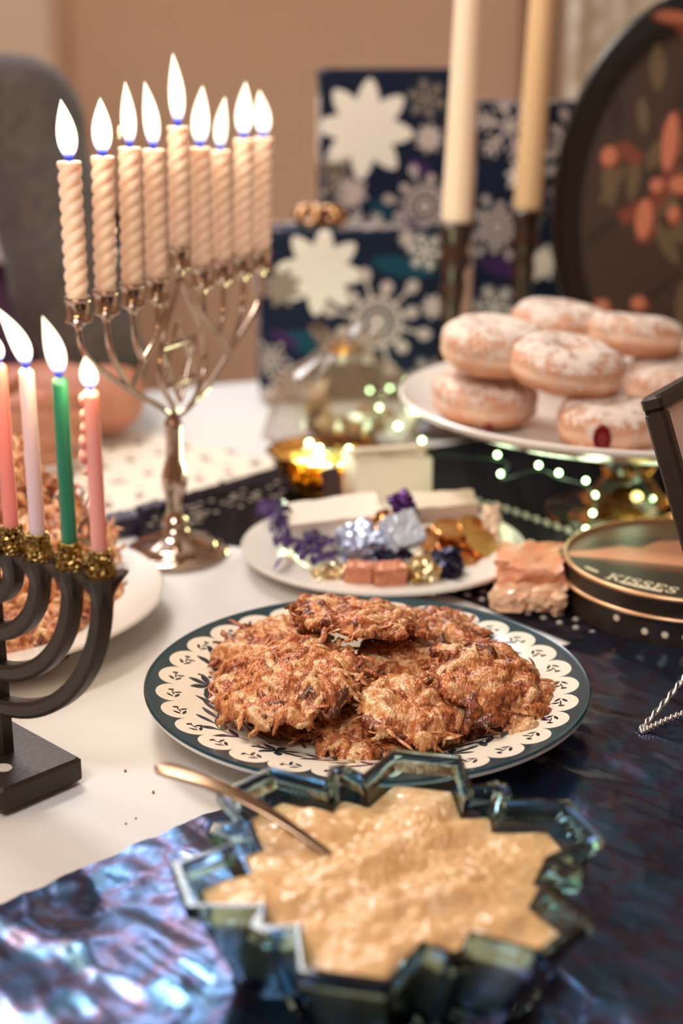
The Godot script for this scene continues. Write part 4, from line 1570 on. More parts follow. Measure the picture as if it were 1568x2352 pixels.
	for k in 11:
		var rings := []
		var start := Vector3(rr.randf_range(-0.022, -0.004), rr.randf_range(0.008, 0.024), rr.randf_range(-0.045, -0.005))
		var goal := Vector3(rr.randf_range(-0.020, 0.034), rr.randf_range(0.001, 0.010), rr.randf_range(0.020, 0.056))
		if k > 7:
			start = Vector3(-0.03, 0.006, -0.075)
			goal = Vector3(-0.012, 0.024, -0.012)
		var loops := rr.randf_range(1.2, 2.6)
		var cr := rr.randf_range(0.004, 0.009)
		var ph := rr.randf() * TAU
		for i in 61:
			var t := i / 60.0
			var a := ph + loops * TAU * t
			var p := start.lerp(goal, t) + Vector3(cos(a) * cr, absf(sin(a)) * cr * 1.2, sin(a) * cr * 0.6)
			var wv := Vector3(sin(a), 0.6, cos(a)).normalized() * 0.0026
			var nv := Vector3(cos(a), 0.2, -sin(a)) * 0.00025
			rings.append(PackedVector3Array([p - wv - nv, p + wv - nv, p + wv + nv, p - wv + nv]))
		part("curl", loft(rings, 50.0), vm, rib)
	# packet of pinkish wrap between plate and tin
	var sb := part("wrapped_cake", jitter(subdivided(Vector3(0.042, 0.030, 0.052), 10), 0.005, 55.0, 77, 50.0), mat(Color8(226, 156, 118), 0.3), self, V(0.1255, 0.0175, -0.892))
	sb.rotation_degrees = Vector3(0, -8, 0)
	tag(sb, "orange pink wrapped snack packet between the sweets plate and the round tin", "packet")
	var tw := part("wrapper_end", jitter(subdivided(Vector3(0.044, 0.012, 0.014), 8), 0.006, 130.0, 78, 30.0), mat(Color8(240, 196, 160), 0.18), sb, Vector3(0, -0.004, 0.030))
	tw.rotation_degrees = Vector3(25, 0, 0)

# ---------------------------------------------------------------- doughnuts on a stand
func doughnut_stand() -> void:
	var at := V(0.225, 0.0026, -1.077)
	var o := thing("cake_stand", "wide white plate on an amber glass foot carrying the sugared doughnuts", "cake stand", at)
	part("plate", lathe([Vector2(0, 0.0835), Vector2(0.13, 0.0835), Vector2(0.150, 0.0865), Vector2(0.172, 0.0955), Vector2(0.178, 0.0985), Vector2(0.180, 0.0975), Vector2(0.1795, 0.0945), Vector2(0.168, 0.0885), Vector2(0.145, 0.0800), Vector2(0.06, 0.0775), Vector2(0, 0.0775)], 128, 50.0), M.china, o)
	part("foot", lathe([Vector2(0, 0.0), Vector2(0.062, 0.0), Vector2(0.063, 0.003), Vector2(0.050, 0.008), Vector2(0.028, 0.016), Vector2(0.018, 0.030), Vector2(0.022, 0.042), Vector2(0.017, 0.056), Vector2(0.026, 0.068), Vector2(0.046, 0.0772), Vector2(0, 0.0772)], 48, 50.0), M.amber_glass, o)
	var list := [
		[5, V(0.1075, 0.1060, -1.036), 0.0405, 0.040, Vector3(5, 0, -3), "sugared doughnut at the left of the lower layer"],
		[6, V(0.1850, 0.1055, -0.958), 0.0370, 0.038, Vector3(3, 0, 0), "doughnut at the front of the stand with a red jam hole"],
		[7, V(0.2600, 0.1060, -1.095), 0.0385, 0.040, Vector3(0, 60, 5), "sugared doughnut at the right, behind the picture frame"],
		[9, V(0.185, 0.1050, -1.170), 0.0380, 0.040, Vector3(0, 90, 0), "doughnut hidden at the back left of the lower layer"],
		[10, V(0.285, 0.1050, -1.180), 0.0380, 0.040, Vector3(0, 150, 0), "doughnut hidden at the back right of the lower layer"],
		[4, V(0.1590, 0.1400, -0.992), 0.0420, 0.038, Vector3(9, 30, -4), "sugared doughnut in the middle of the upper layer"],
		[1, V(0.1105, 0.1470, -1.025), 0.0405, 0.041, Vector3(6, 70, 4), "sugared doughnut topmost at the left, nearest the tall candle"],
		[2, V(0.1800, 0.1400, -1.150), 0.0430, 0.040, Vector3(4, 20, -8), "sugared doughnut farthest back, showing a dimple"],
		[3, V(0.2320, 0.1370, -1.120), 0.0400, 0.038, Vector3(8, 110, -5), "sugared doughnut at the back right in front of the oval tray"]]
	for k in list:
		var m := doughnut(k[0], k[2], k[3], 0.006 if k[0] in [2, 4] else 0.002)
		var d := thing("doughnut", k[5], "doughnut", k[1], 0.0, "doughnuts on the cake stand")
		d.rotation_degrees = k[4]
		part("dough", m[0], M.dough, d)
		part("powdered_sugar", m[1], M.sugar, d, Vector3.ZERO, "white powdered sugar")
		if k[0] == 6:
			var j := part("jam_hole", lathe([Vector2(0, 0.0), Vector2(0.004, 0.0), Vector2(0.0066, 0.0025), Vector2(0.0076, 0.0015), Vector2(0.0076, -0.004), Vector2(0, -0.004)], 24), M.jam, d, Vector3(-0.0105, 0.0005, 0.0345))
			j.rotation_degrees = Vector3(90, 0, 14)
			j.scale = Vector3(0.8, 1, 1.2)
		if k[0] == 5:
			part("jam_spot", sphere(0.003, 12), M.jam, d, Vector3(-0.001, -0.010, 0.0385))

# ---------------------------------------------------------------- round tin
func tin() -> void:
	var o := thing("round_tin", "round dark sweets tin with gold beads and pale lettering on its lid", "tin", V(0.2280, 0.0030, -0.876))
	var dark := tri(mat(Color.WHITE, 0.42, 0.2), 14.0)
	dark.albedo_texture = ntex(51, 0.03, [[0.3, Color8(44, 33, 24)], [0.7, Color8(58, 45, 32)]], 256)
	var bead := mat(Color8(226, 178, 132), 0.3, 0.7)
	part("body", lathe([Vector2(0, 0), Vector2(0.079, 0), Vector2(0.080, 0.001), Vector2(0.080, 0.0285), Vector2(0, 0.0285)], 96), dark, o)
	part("lid_side", lathe([Vector2(0.0800, 0.0200), Vector2(0.0818, 0.0202), Vector2(0.0818, 0.0325), Vector2(0.0800, 0.0325), Vector2(0.0800, 0.0200)], 96), dark, o)
	var ring := func(r: float, y: float, w: float) -> ArrayMesh:
		var pr := []
		for k in 13:
			pr.append(Vector2(r + cos(TAU * k / 12) * w, y + sin(TAU * k / 12) * w))
		return lathe(pr, 96, 70.0)
	part("bead", ring.call(0.0824, 0.0200, 0.0014), bead, o)
	part("bead", ring.call(0.0810, 0.0328, 0.0016), bead, o)
	var n := 1024
	var im := Image.create(n, n, false, Image.FORMAT_RGB8)
	im.fill(Color8(122, 88, 68))
	# printed picture: dusk hills above, a dark band with lettering below (nearest the camera)
	var c := Vector2(n / 2.0, n / 2.0)
	poly(im, [Vector2(0, 470), Vector2(150, 545), Vector2(380, 640), Vector2(640, 735), Vector2(1024, 800), Vector2(1024, 1024), Vector2(0, 1024)], Color8(52, 44, 38))
	poly(im, [Vector2(0, 410), Vector2(120, 400), Vector2(250, 340), Vector2(330, 370), Vector2(420, 285), Vector2(520, 270), Vector2(585, 310), Vector2(570, 420), Vector2(620, 560), Vector2(500, 610), Vector2(330, 560), Vector2(150, 500), Vector2(0, 470)], Color8(226, 158, 122))
	poly(im, [Vector2(80, 380), Vector2(160, 270), Vector2(300, 230), Vector2(460, 210), Vector2(420, 275), Vector2(330, 350), Vector2(250, 325)], Color8(74, 48, 38))
	poly(im, [Vector2(620, 600), Vector2(650, 480), Vector2(710, 470), Vector2(740, 560), Vector2(830, 520), Vector2(900, 580), Vector2(880, 700), Vector2(760, 720), Vector2(640, 690)], Color8(218, 146, 112))
	poly(im, [Vector2(150, 545), Vector2(380, 630), Vector2(640, 725), Vector2(700, 735), Vector2(640, 770), Vector2(380, 672), Vector2(150, 575)], Color8(96, 50, 40))
	oval(im, Vector2(560, 360), 40, 14, 0.3, Color8(176, 92, 66))
	var face := mat(Color.WHITE, 0.35)
	face.albedo_texture = image_tex(im)
	part("lid_top", lathe([Vector2(0, 0.0318), Vector2(0.0795, 0.0318), Vector2(0.0798, 0.0308), Vector2(0, 0.0300)], 96), face, o)
	var pale := mat(Color8(240, 226, 190), 0.5)
	var f := SystemFont.new()
	f.font_names = PackedStringArray(["Droid Serif"])
	var words := TextMesh.new()
	words.font = f
	words.text = "KISSES"
	words.font_size = 48
	words.pixel_size = 0.00030
	words.depth = 0.0004
	var w := part("lettering", words, pale, o, Vector3(-0.041, 0.0320, 0.046))
	w.rotation_degrees = Vector3(-90, -36, 0)
	# smaller printed lines whose letters cannot be read, and marks round the side
	for k in [[Vector3(-0.0500, 0.0319, 0.0460), 0.010, -36.0], [Vector3(-0.0390, 0.0319, 0.0545), 0.018, -34.0], [Vector3(-0.0680, 0.0319, 0.0200), 0.012, -58.0], [Vector3(-0.004, 0.0319, 0.0690), 0.014, -14.0]]:
		var st := part("printed_line", box(Vector3(k[1], 0.0003, 0.0026), 0.0001), pale, o, k[0])
		st.rotation_degrees = Vector3(0, k[2], 0)
	for k in 9:
		var a := deg_to_rad(136.0 - k * 9.0 - (5.0 if k > 0 else 0.0))
		var st := part("printed_star", lathe([Vector2(0, 0.0004), Vector2(0.0022, 0.0002), Vector2(0.0022, -0.0002), Vector2(0, -0.0004)], 8), pale, o, Vector3(cos(a) * 0.0801, 0.009 if k else 0.013, sin(a) * 0.0801))
		st.rotation = Vector3(0, -a, 0)
		st.rotate_object_local(Vector3(0, 0, 1), -PI / 2)

# ---------------------------------------------------------------- picture on a wire easel
func easel_and_frame() -> void:
	var T0 := Vector3(0.52, 0, -0.854)                      # along the top edge, away from the camera
	var N := Vector3(0.854, 0, 0.52)
	var lam := deg_to_rad(20.0)
	var D := (Vector3(0, -cos(lam), 0) + N * sin(lam)).normalized()   # down the left edge
	var n := T0.cross(-D).normalized()
	if n.dot(N) < 0.0:
		n = -n
	var corner := V(0.1621, 0.1760, -0.7332)
	var W := 0.092
	var Hh := 0.163
	var o := thing("picture_frame", "small black framed card tilted back on a wire easel at the right edge", "picture frame", corner + T0 * W / 2 + D * Hh / 2)
	o.basis = Basis(T0, -D, T0.cross(-D)).orthonormalized()
	var zs := 1.0 if o.basis.z.dot(N) > 0.0 else -1.0
	var bw := 0.0085
	part("frame_bar", box(Vector3(W, bw, 0.012), 0.0018), M.black_metal, o, Vector3(0, Hh / 2 - bw / 2, 0))
	part("frame_bar", box(Vector3(W, bw, 0.012), 0.0018), M.black_metal, o, Vector3(0, -Hh / 2 + bw / 2, 0))
	part("frame_bar", box(Vector3(bw, Hh - 2 * bw, 0.012), 0.0018), M.black_metal, o, Vector3(-W / 2 + bw / 2, 0, 0))
	part("frame_bar", box(Vector3(bw, Hh - 2 * bw, 0.012), 0.0018), M.black_metal, o, Vector3(W / 2 - bw / 2, 0, 0))
	var inner := mat(Color8(120, 100, 82), 0.35, 0.5)
	part("inner_bead", box(Vector3(W - 2 * bw + 0.003, 0.0022, 0.008), 0.0006), inner, o, Vector3(0, Hh / 2 - bw - 0.0005, 0))
	part("inner_bead", box(Vector3(0.0022, Hh - 2 * bw, 0.008), 0.0006), inner, o, Vector3(-W / 2 + bw + 0.0005, 0, 0))
	part("card", box(Vector3(W - 2 * bw + 0.002, Hh - 2 * bw + 0.002, 0.002), 0.0004), mat(Color8(236, 210, 190), 0.6), o, Vector3(0, 0, 0.001 * zs), "pale pinkish card")
	part("backing", box(Vector3(W - 0.004, Hh - 0.004, 0.002), 0.0004), mat(Color8(30, 24, 20), 0.8), o, Vector3(0, 0, -0.0045 * zs))
	var e := thing("wire_easel", "silver twisted wire easel standing on the foil and holding the framed card", "easel", V(0.1576, 0.0030, -0.6847))
	var bars := [
		["twisted_foot", [Vector3(0, 0.0022, 0), Vector3(0.030, 0.016, -0.035), Vector3(0.054, 0.034, -0.066), Vector3(0.044, 0.090, -0.085)]],
		["twisted_foot", [Vector3(0.001, 0.0022, 0.0005), Vector3(0.024, 0.010, -0.006), Vector3(0.056, 0.016, -0.012)]],
		["ledge", [Vector3(0.056, 0.016, -0.012), Vector3(0.078, 0.016, -0.048), Vector3(0.102, 0.016, -0.086)]],
		["back_leg", [Vector3(0.102, 0.016, -0.086), Vector3(0.090, 0.017, -0.104), Vector3(0.064, 0.055, -0.097), Vector3(0.044, 0.090, -0.085)]]]
	var wire := mat(Color8(206, 204, 200), 0.2, 1.0)
	for b in bars:
		var path := spline(b[1], 70)
		var twist := []
		for s in 2:
			var pts := []
			for i in path.size():
				var t: Vector3 = (path[mini(i + 1, path.size() - 1)] - path[maxi(i - 1, 0)]).normalized()
				var x := t.cross(Vector3(0.2, 1, 0.1)).normalized()
				var y := x.cross(t)
				var a := i * 0.85 + PI * s
				pts.append(path[i] + (x * cos(a) + y * sin(a)) * 0.00095)
			twist.append([tube(pts, 0.0010, 8, 80.0)])
		part(b[0], join(twist), wire, e)

# ---------------------------------------------------------------- gifts
func gift_box(s: Vector3) -> ArrayMesh:
	# a box with rounded edges whose print runs over each face once
	var m := box(s, 0.004)
	var arr := m.surface_get_arrays(0)
	var vv: PackedVector3Array = arr[Mesh.ARRAY_VERTEX]
	var nn: PackedVector3Array = arr[Mesh.ARRAY_NORMAL]
	var uv := PackedVector2Array()
	for i in vv.size():
		var p := vv[i]
		if absf(nn[i].z) > 0.6:
			uv.append(Vector2(p.x / s.x + 0.5, 0.5 - p.y / s.y))
		elif absf(nn[i].x) > 0.6:
			uv.append(Vector2(p.z / s.x + 0.5, 0.5 - p.y / s.y))
		else:
			uv.append(Vector2(p.x / s.x + 0.5, p.z / s.y + 0.5))
	arr[Mesh.ARRAY_TEX_UV] = uv
	var out := ArrayMesh.new()
	out.add_surface_from_arrays(Mesh.PRIMITIVE_TRIANGLES, arr)
	return out

func gift_wrap(w: int, h: int, flakes: Array, patches: Array) -> StandardMaterial3D:
	var im := Image.create(w, h, false, Image.FORMAT_RGB8)
	var bg := Color8(15, 27, 50)
	im.fill(bg)
	for p in patches:
		oval(im, p[0] * w, p[1] * w * 1.3, p[1] * w * 0.42, p[3], p[2], 0.3, 30)
	for f in flakes:
		flake(im, f[0] * w, f[1] * w, f[2], f[3], bg, f[4])
	var m := mat(Color.WHITE, 0.6, 0.0, 0.3)
	m.albedo_texture = image_tex(im)
	return m

func gifts() -> void:
	var white := Color8(240, 230, 216)
	var dim := Color8(196, 180, 172)
	var grey := Color8(150, 134, 120)
	var teal := Color8(16, 66, 84)
	var violet := Color8(64, 34, 84)
	var brown := Color8(64, 52, 44)
	# lower gift in front
	var s1 := Vector3(0.190, 0.178, 0.095)
	var m1 := gift_wrap(640, 600, [
		[Vector2(0.05, 0.70), 0.10, 1, dim, 0.1], [Vector2(0.16, 0.86), 0.11, 1, dim, 0.5], [Vector2(0.33, 0.22), 0.235, 0, white, 0.12], [Vector2(0.64, 0.50), 0.27, 1, dim, 0.26],
		[Vector2(0.12, 0.30), 0.11, 0, grey, 0.4], [Vector2(0.90, 0.12), 0.10, 2, white, 0.2], [Vector2(0.95, 0.42), 0.07, 0, dim, 0.2], [Vector2(0.80, 0.05), 0.05, 0, dim, 0.0],
		[Vector2(0.28, 0.90), 0.08, 0, dim, 0.3], [Vector2(0.92, 0.80), 0.10, 2, dim, 0.1], [Vector2(0.05, 0.92), 0.09, 0, dim, 0.2]],
		[[Vector2(0.30, 0.62), 0.16, teal, 0.3], [Vector2(0.78, 0.20), 0.14, teal, 0.2], [Vector2(0.13, 0.58), 0.07, violet, 0.5], [Vector2(0.55, 0.90), 0.16, Color8(16, 22, 40), 0.0]])
	var g1 := thing("gift_box", "front gift box in navy paper with big white snowflakes and a gold bow", "gift", V(0.006, 0.0026, -1.515), 0.10)
	part("box", gift_box(s1), m1, g1, Vector3(0, s1.y / 2, 0))
	var bow := mat(Color8(206, 160, 112), 0.08, 1.0)
	for k in 7:
		var a := TAU * k / 7
		var pts := []
		for i in 17:
			var t := TAU * i / 16.0
			pts.append(Vector3(cos(a) * (0.013 - 0.013 * cos(t)), 0.009 * sin(t) + 0.010, sin(a) * (0.013 - 0.013 * cos(t))))
		part("bow_loop", tube(pts, 0.0036, 8, 80.0), bow, g1, Vector3(-0.030, s1.y, 0.010))
	# tall gift behind it
	var s2 := Vector3(0.158, 0.335, 0.060)
	var m2 := gift_wrap(512, 1086, [
		[Vector2(0.30, 0.40), 0.33, 0, white, 0.1], [Vector2(0.72, 0.20), 0.13, 2, grey, 0.3], [Vector2(0.74, 0.46), 0.10, 0, dim, 0.2], [Vector2(0.72, 0.92), 0.26, 1, dim, 0.2],
		[Vector2(0.20, 0.82), 0.12, 0, dim, 0.3], [Vector2(0.09, 0.72), 0.16, 2, grey, 0.1], [Vector2(0.30, 1.12), 0.18, 2, white, 0.1], [Vector2(0.75, 1.45), 0.22, 0, white, 0.1], [Vector2(0.2, 1.7), 0.22, 1, dim, 0.1]],
		[[Vector2(0.92, 0.50), 0.17, brown, 1.3], [Vector2(0.95, 0.28), 0.12, brown, 0.3], [Vector2(0.70, 0.66), 0.09, violet, 0.6], [Vector2(0.06, 0.66), 0.10, brown, 0.6], [Vector2(0.45, 0.96), 0.12, teal, 0.6]])
	var g2 := thing("gift_bag", "tall navy gift bag with one large white snowflake, standing behind the front gift", "gift", V(0.054, 0.0026, -1.618), 0.10)
	part("bag", gift_box(s2), m2, g2, Vector3(0, s2.y / 2, 0))
	# gift to the right, behind the tall candles
	var s3 := Vector3(0.128, 0.300, 0.075)
	var m3 := gift_wrap(512, 1200, [
		[Vector2(0.28, 0.20), 0.30, 2, dim, 0.2], [Vector2(0.82, 0.36), 0.28, 1, dim, 0.2], [Vector2(0.40, 0.62), 0.14, 0, white, 0.2], [Vector2(0.20, 1.05), 0.26, 1, dim, 0.1], [Vector2(0.6, 1.35), 0.16, 0, white, 0.3], [Vector2(0.2, 1.75), 0.2, 2, white, 0.1], [Vector2(0.78, 0.80), 0.16, 2, dim, 0.4]],
		[[Vector2(0.5, 0.5), 0.18, teal, 0.2], [Vector2(0.3, 1.4), 0.2, violet, 0.2]])
	var g3 := thing("gift_box", "narrow navy gift box with lacy snowflakes behind the two tall candles", "gift", V(0.214, 0.0026, -1.640), -0.06)
	part("box", gift_box(s3), m3, g3, Vector3(0, s3.y / 2, 0))

# ---------------------------------------------------------------- tall candles and oval tray
func tapers_and_tray() -> void:
	var stick := [Vector2(0, 0), Vector2(0.036, 0), Vector2(0.037, 0.004), Vector2(0.030, 0.009), Vector2(0.018, 0.016), Vector2(0.011, 0.030), Vector2(0.009, 0.050), Vector2(0.013, 0.066), Vector2(0.009, 0.082), Vector2(0.0085, 0.115), Vector2(0.012, 0.140), Vector2(0.010, 0.152), Vector2(0.016, 0.164), Vector2(0.012, 0.174), Vector2(0.015, 0.186), Vector2(0.0185, 0.197), Vector2(0.0165, 0.200), Vector2(0.0120, 0.199), Vector2(0.0118, 0.186), Vector2(0, 0.186)]
	var dark := tri(mat(Color.WHITE, 0.25), 8.0)
	dark.albedo_texture = ntex(66, 0.03, [[0.3, Color8(38, 20, 12)], [0.7, Color8(70, 38, 22)]], 256)
	var list := [
		[V(0.1010, 0.0026, -1.343), 0.030, Color8(250, 224, 196), "left and nearer"],
		[V(0.1820, 0.0026, -1.462), 0.030, Color8(236, 198, 148), "right and farther"]]
	for k in list:
		var first: bool = k[3].begins_with("left")
		var o := thing("candlestick", "turned dark wooden candlestick holding the %s" % ("ivory taper, left of the doughnuts" if first else "amber taper, beside the oval tray"), "candlestick", k[0], 0.0, "dark candlesticks")
		o.rotation.z = -k[1]
		part("stick", lathe(stick, 40, 50.0), dark, o)
		var c := thing("taper_candle", "tall unlit ivory taper candle, nearer of the two" if first else "tall unlit amber taper candle, farther of the two", "candle", k[0] + Vector3(0.1875 * sin(k[1]), 0.1875 * cos(k[1]), 0), 0.0, "tall taper candles")
		c.rotation.z = -k[1]
		var wax := mat(k[2], 0.4)
		wax.subsurf_scatter_enabled = true
		wax.subsurf_scatter_strength = 0.3
		part("wax", lathe([Vector2(0, 0), Vector2(0.0116, 0.0), Vector2(0.0117, 0.010), Vector2(0.0140, 0.0125), Vector2(0.0142, 0.02), Vector2(0.0120, 0.20), Vector2(0.0110, 0.262), Vector2(0.0085, 0.274), Vector2(0, 0.280)], 32, 50.0), wax, c)
		part("wick", tube([Vector3(0, 0.278, 0), Vector3(0.001, 0.286, 0)], 0.0008, 6), M.wick, c)
	# oval painted tray leaning upright
	var o := thing("oval_tray", "dark oval tray painted with orange flowers propped upright behind the doughnuts", "tray", V(0.3375, 0.2040, -1.345))
	o.rotation_degrees = Vector3(-8, -6, 2)
	var seg := 96
	var pr := [[1.0, 0.010], [1.004, 0.014], [0.985, 0.016], [0.93, 0.008], [0.87, 0.001], [0.80, 0.0], [0.4, 0.0], [0.0, 0.0]]
	var v := PackedVector3Array()
	var uv := PackedVector2Array()
	for side in [0, 1]:
		for q in pr:
			for j in seg:
				var a := TAU * j / seg
				v.append(Vector3(cos(a) * 0.141 * q[0], sin(a) * 0.204 * q[0], q[1] - 0.003 * side))
				uv.append(Vector2(0.5 + 0.5 * q[0] * cos(a), 0.5 - 0.5 * q[0] * sin(a)))
	var ix := quads(8, seg)
	var bk := PackedInt32Array()
	for k in range(0, ix.size(), 3):
		bk.append_array([ix[k] + 8 * seg, ix[k + 2] + 8 * seg, ix[k + 1] + 8 * seg])
	for j in seg:
		bk.append_array([j, j + 8 * seg, (j + 1) % seg, (j + 1) % seg, j + 8 * seg, (j + 1) % seg + 8 * seg])
	ix.append_array(bk)
	var im := Image.create(768, 1100, false, Image.FORMAT_RGB8)
	im.fill(Color8(24, 19, 14))
	var S := Vector2(768, 1100)
	oval(im, S * 0.5, 768 * 0.40, 1100 * 0.42, 0, Color8(58, 40, 28), 0, 90)
	var rr := RandomNumberGenerator.new()
	rr.seed = 9
	for k in 44:      # loose olive brown leaf strokes
		var p := Vector2(0.5 + rr.randf_range(-0.34, 0.3), 0.5 + rr.randf_range(-0.38, 0.38)) * S
		if ((p - S * 0.5) / (S * 0.38)).length() < 1.0:
			oval(im, p, rr.randf_range(40, 90), rr.randf_range(12, 22), rr.randf_range(-2.2, -0.6), Color8(98, 78, 54) if k % 4 else Color8(44, 30, 20), 0.4)
	var pet := Color8(190, 112, 82)
	var deep := Color8(116, 56, 38)
	for f in [[[0.19, 0.35], [0.24, 0.34], [0.28, 0.36]], [[0.30, 0.50], [0.36, 0.44], [0.39, 0.40], [0.38, 0.30]], [[0.24, 0.49], [0.30, 0.47]], [[0.40, 0.06], [0.46, 0.10], [0.52, 0.09]], [[0.39, 0.42], [0.47, 0.40], [0.54, 0.44]]]:
		var pts := []
		for q in f:
			pts.append(Vector2(q[0], q[1]) * S)
		stroke(im, pts, 38.0, deep)
	for f in [[0.188, 0.352, 27, 30], [0.385, 0.055, 62, 17], [0.385, 0.325, 26, 88], [0.305, 0.495, 29, 62], [0.345, 0.42, 24, 22], [0.42, 0.42, 38, 26], [0.40, 0.485, 20, 26], [0.50, 0.47, 46, 26], [0.52, 0.36, 50, 22], [0.60, 0.58, 56, 36], [0.66, 0.33, 56, 36], [0.17, 0.69, 26, 20], [0.29, 0.685, 26, 22], [0.50, 0.13, 60, 22]]:
		oval(im, Vector2(f[0], f[1]) * S + Vector2(4, 5), f[2] * 1.0, f[3] * 0.95, 0.1, deep)
		oval(im, Vector2(f[0], f[1]) * S, f[2] * 0.72, f[3] * 0.8, 0.1, pet)
	var tm := mat(Color.WHITE, 0.35)
	tm.albedo_texture = image_tex(im)
	part("tray", finish(v, ix, 60.0, uv, PackedColorArray(), true), tm, o)
	var st := thing("tray_stand", "small dark wooden stand behind the oval tray", "stand", V(0.3375, 0.0026, -1.385))
	part("foot", box(Vector3(0.12, 0.012, 0.09), 0.003), M.wood, st, Vector3(0, 0.006, 0))
	part("upright", box(Vector3(0.03, 0.20, 0.012), 0.003), M.wood, st, Vector3(0, 0.11, -0.008)).rotation_degrees = Vector3(-8, 0, 0)
	part("lip", box(Vector3(0.10, 0.012, 0.010), 0.003), M.wood, st, Vector3(0, 0.008, 0.068))

# ---------------------------------------------------------------- fairy lights, amber dish
func fairy_lights() -> void:
	var o := thing("string_lights", "thin green wire string of small white lights trailing under the cake stand", "string lights", V(0.0, 0.0026, 0.0))
	var pos := [
		[0.0280, 0.030, -1.385], [0.0482, 0.030, -1.395], [0.0654, 0.034, -1.410], [0.0345, 0.040, -1.270], [0.0505, 0.030, -1.240], [0.0705, 0.026, -1.205],
		[-0.0180, 0.040, -1.128], [-0.0270, 0.038, -1.150], [0.0060, 0.042, -1.118], [0.1225, 0.047, -1.080], [0.1272, 0.028, -1.092], [0.1510, 0.047, -1.050], [0.1683, 0.038, -1.060], [0.1803, 0.047, -1.008], [0.1930, 0.027, -1.037], [0.1890, 0.018, -1.020], [0.1830, 0.008, -1.012],
		[0.2300, 0.020, -1.055], [0.2400, 0.020, -1.050], [0.2200, 0.057, -1.032], [0.2475, 0.0085, -1.020]]
	var pts := []
	for p in pos:
		pts.append(Vector3(p[0], p[1] - 0.004, p[2]))
	part("wire", tube(spline(pts, 240), 0.0006, 6), mat(Color8(30, 60, 44), 0.5), o)
	var led := mat(Color8(230, 240, 220), 0.3)
	led.emission_enabled = true
	led.emission = Color(0.80, 1.0, 0.70)
	led.emission_energy_multiplier = 16.0
	var i := 0
	for p in pos:
		part("bulb", sphere(0.0020 if i != 7 else 0.0026, 12), led, o, Vector3(p[0], p[1], p[2]))
		var l := OmniLight3D.new()
		l.name = "bulb_light"
		l.light_color = Color(0.9, 1.0, 0.8)
		l.light_energy = 0.0005 if not (i in [6, 7, 8]) else 0.0060
		l.light_size = 0.0015
		l.omni_range = 5.0
		l.omni_attenuation = 2.0
		l.shadow_enabled = true
		o.add_child(l, true)
		l.position = Vector3(p[0], p[1], p[2])
		i += 1
	# amber dish lit from inside, with a crumpled clear cellophane bag behind it
	var d := thing("amber_dish", "faceted amber glass dish glowing with fairy lights left of the white card box", "dish", V(-0.012, 0.0026, -1.145))
	var rings := []
	for e in [[0.026, 0.0], [0.028, 0.001], [0.038, 0.010], [0.050, 0.030], [0.052, 0.034], [0.0485, 0.034], [0.035, 0.013], [0.024, 0.006]]:
		var ring := PackedVector3Array()
		for j in 20:
			var a := TAU * j / 20
			var q: float = e[0] * (1.0 if j % 2 == 0 else 0.94)
			ring.append(Vector3(cos(a) * q, e[1], sin(a) * q))
		rings.append(ring)
	part("dish", loft(rings, 10.0), M.amber_glass, d)
	part("gold_foil", jitter(subdivided(Vector3(0.050, 0.012, 0.050), 8), 0.010, 110.0, 3, 10.0), mat(Color8(232, 190, 96), 0.25, 0.9), d, Vector3(0, 0.020, 0))
	var bag := thing("cellophane_bag", "clear crinkled cellophane bag of pale sweets behind the glowing amber dish", "bag", V(0.002, 0.0026, -1.275))
	var film := mat(Color(0.62, 0.48, 0.36, 0.22), 0.12)
	film.transparency = BaseMaterial3D.TRANSPARENCY_ALPHA
	var lobes := []
	for e in [[0.046, 0.0], [0.056, 0.016], [0.054, 0.045], [0.044, 0.070], [0.020, 0.088], [0.012, 0.094], [0.026, 0.112]]:
		var ring := PackedVector3Array()
		for j in 40:
			var a := TAU * j / 40
			ring.append(Vector3(cos(a) * e[0] * 1.25, e[1], sin(a) * e[0] * 0.8))
		lobes.append(ring)
	part("film", jitter(loft(lobes, 20.0, true, false), 0.013, 60.0, 21, 8.0), film, bag)
	part("tie", lathe([Vector2(0.012, 0.090), Vector2(0.0145, 0.0905), Vector2(0.0145, 0.0965), Vector2(0.012, 0.097), Vector2(0.012, 0.090)], 20), M.gold, bag)
	var sweets := [Color8(120, 84, 60), Color8(170, 136, 108), Color8(66, 44, 34), Color8(140, 104, 74)]
	var rr := RandomNumberGenerator.new()
	rr.seed = 4
	for k in 9:
		var a := rr.randf() * TAU
		var q := sqrt(rr.randf()) * 0.030
		var m := jitter(subdivided(Vector3(0.018, 0.014, 0.018), 5), 0.006, 120.0, k, 40.0)
		var s := part("wrapped_sweet", m, mat(sweets[k % 4], 0.3, 0.3), self, V(0.002 + cos(a) * q * 1.25, 0.016 + 0.013 * (k / 4), -1.275 + sin(a) * q * 0.7))
		s.rotation = Vector3(rr.randf(), rr.randf() * 3.0, rr.randf())
		tag(s, "brown or beige wrapped sweet inside the clear cellophane bag", "sweet", "sweets in the cellophane bag")

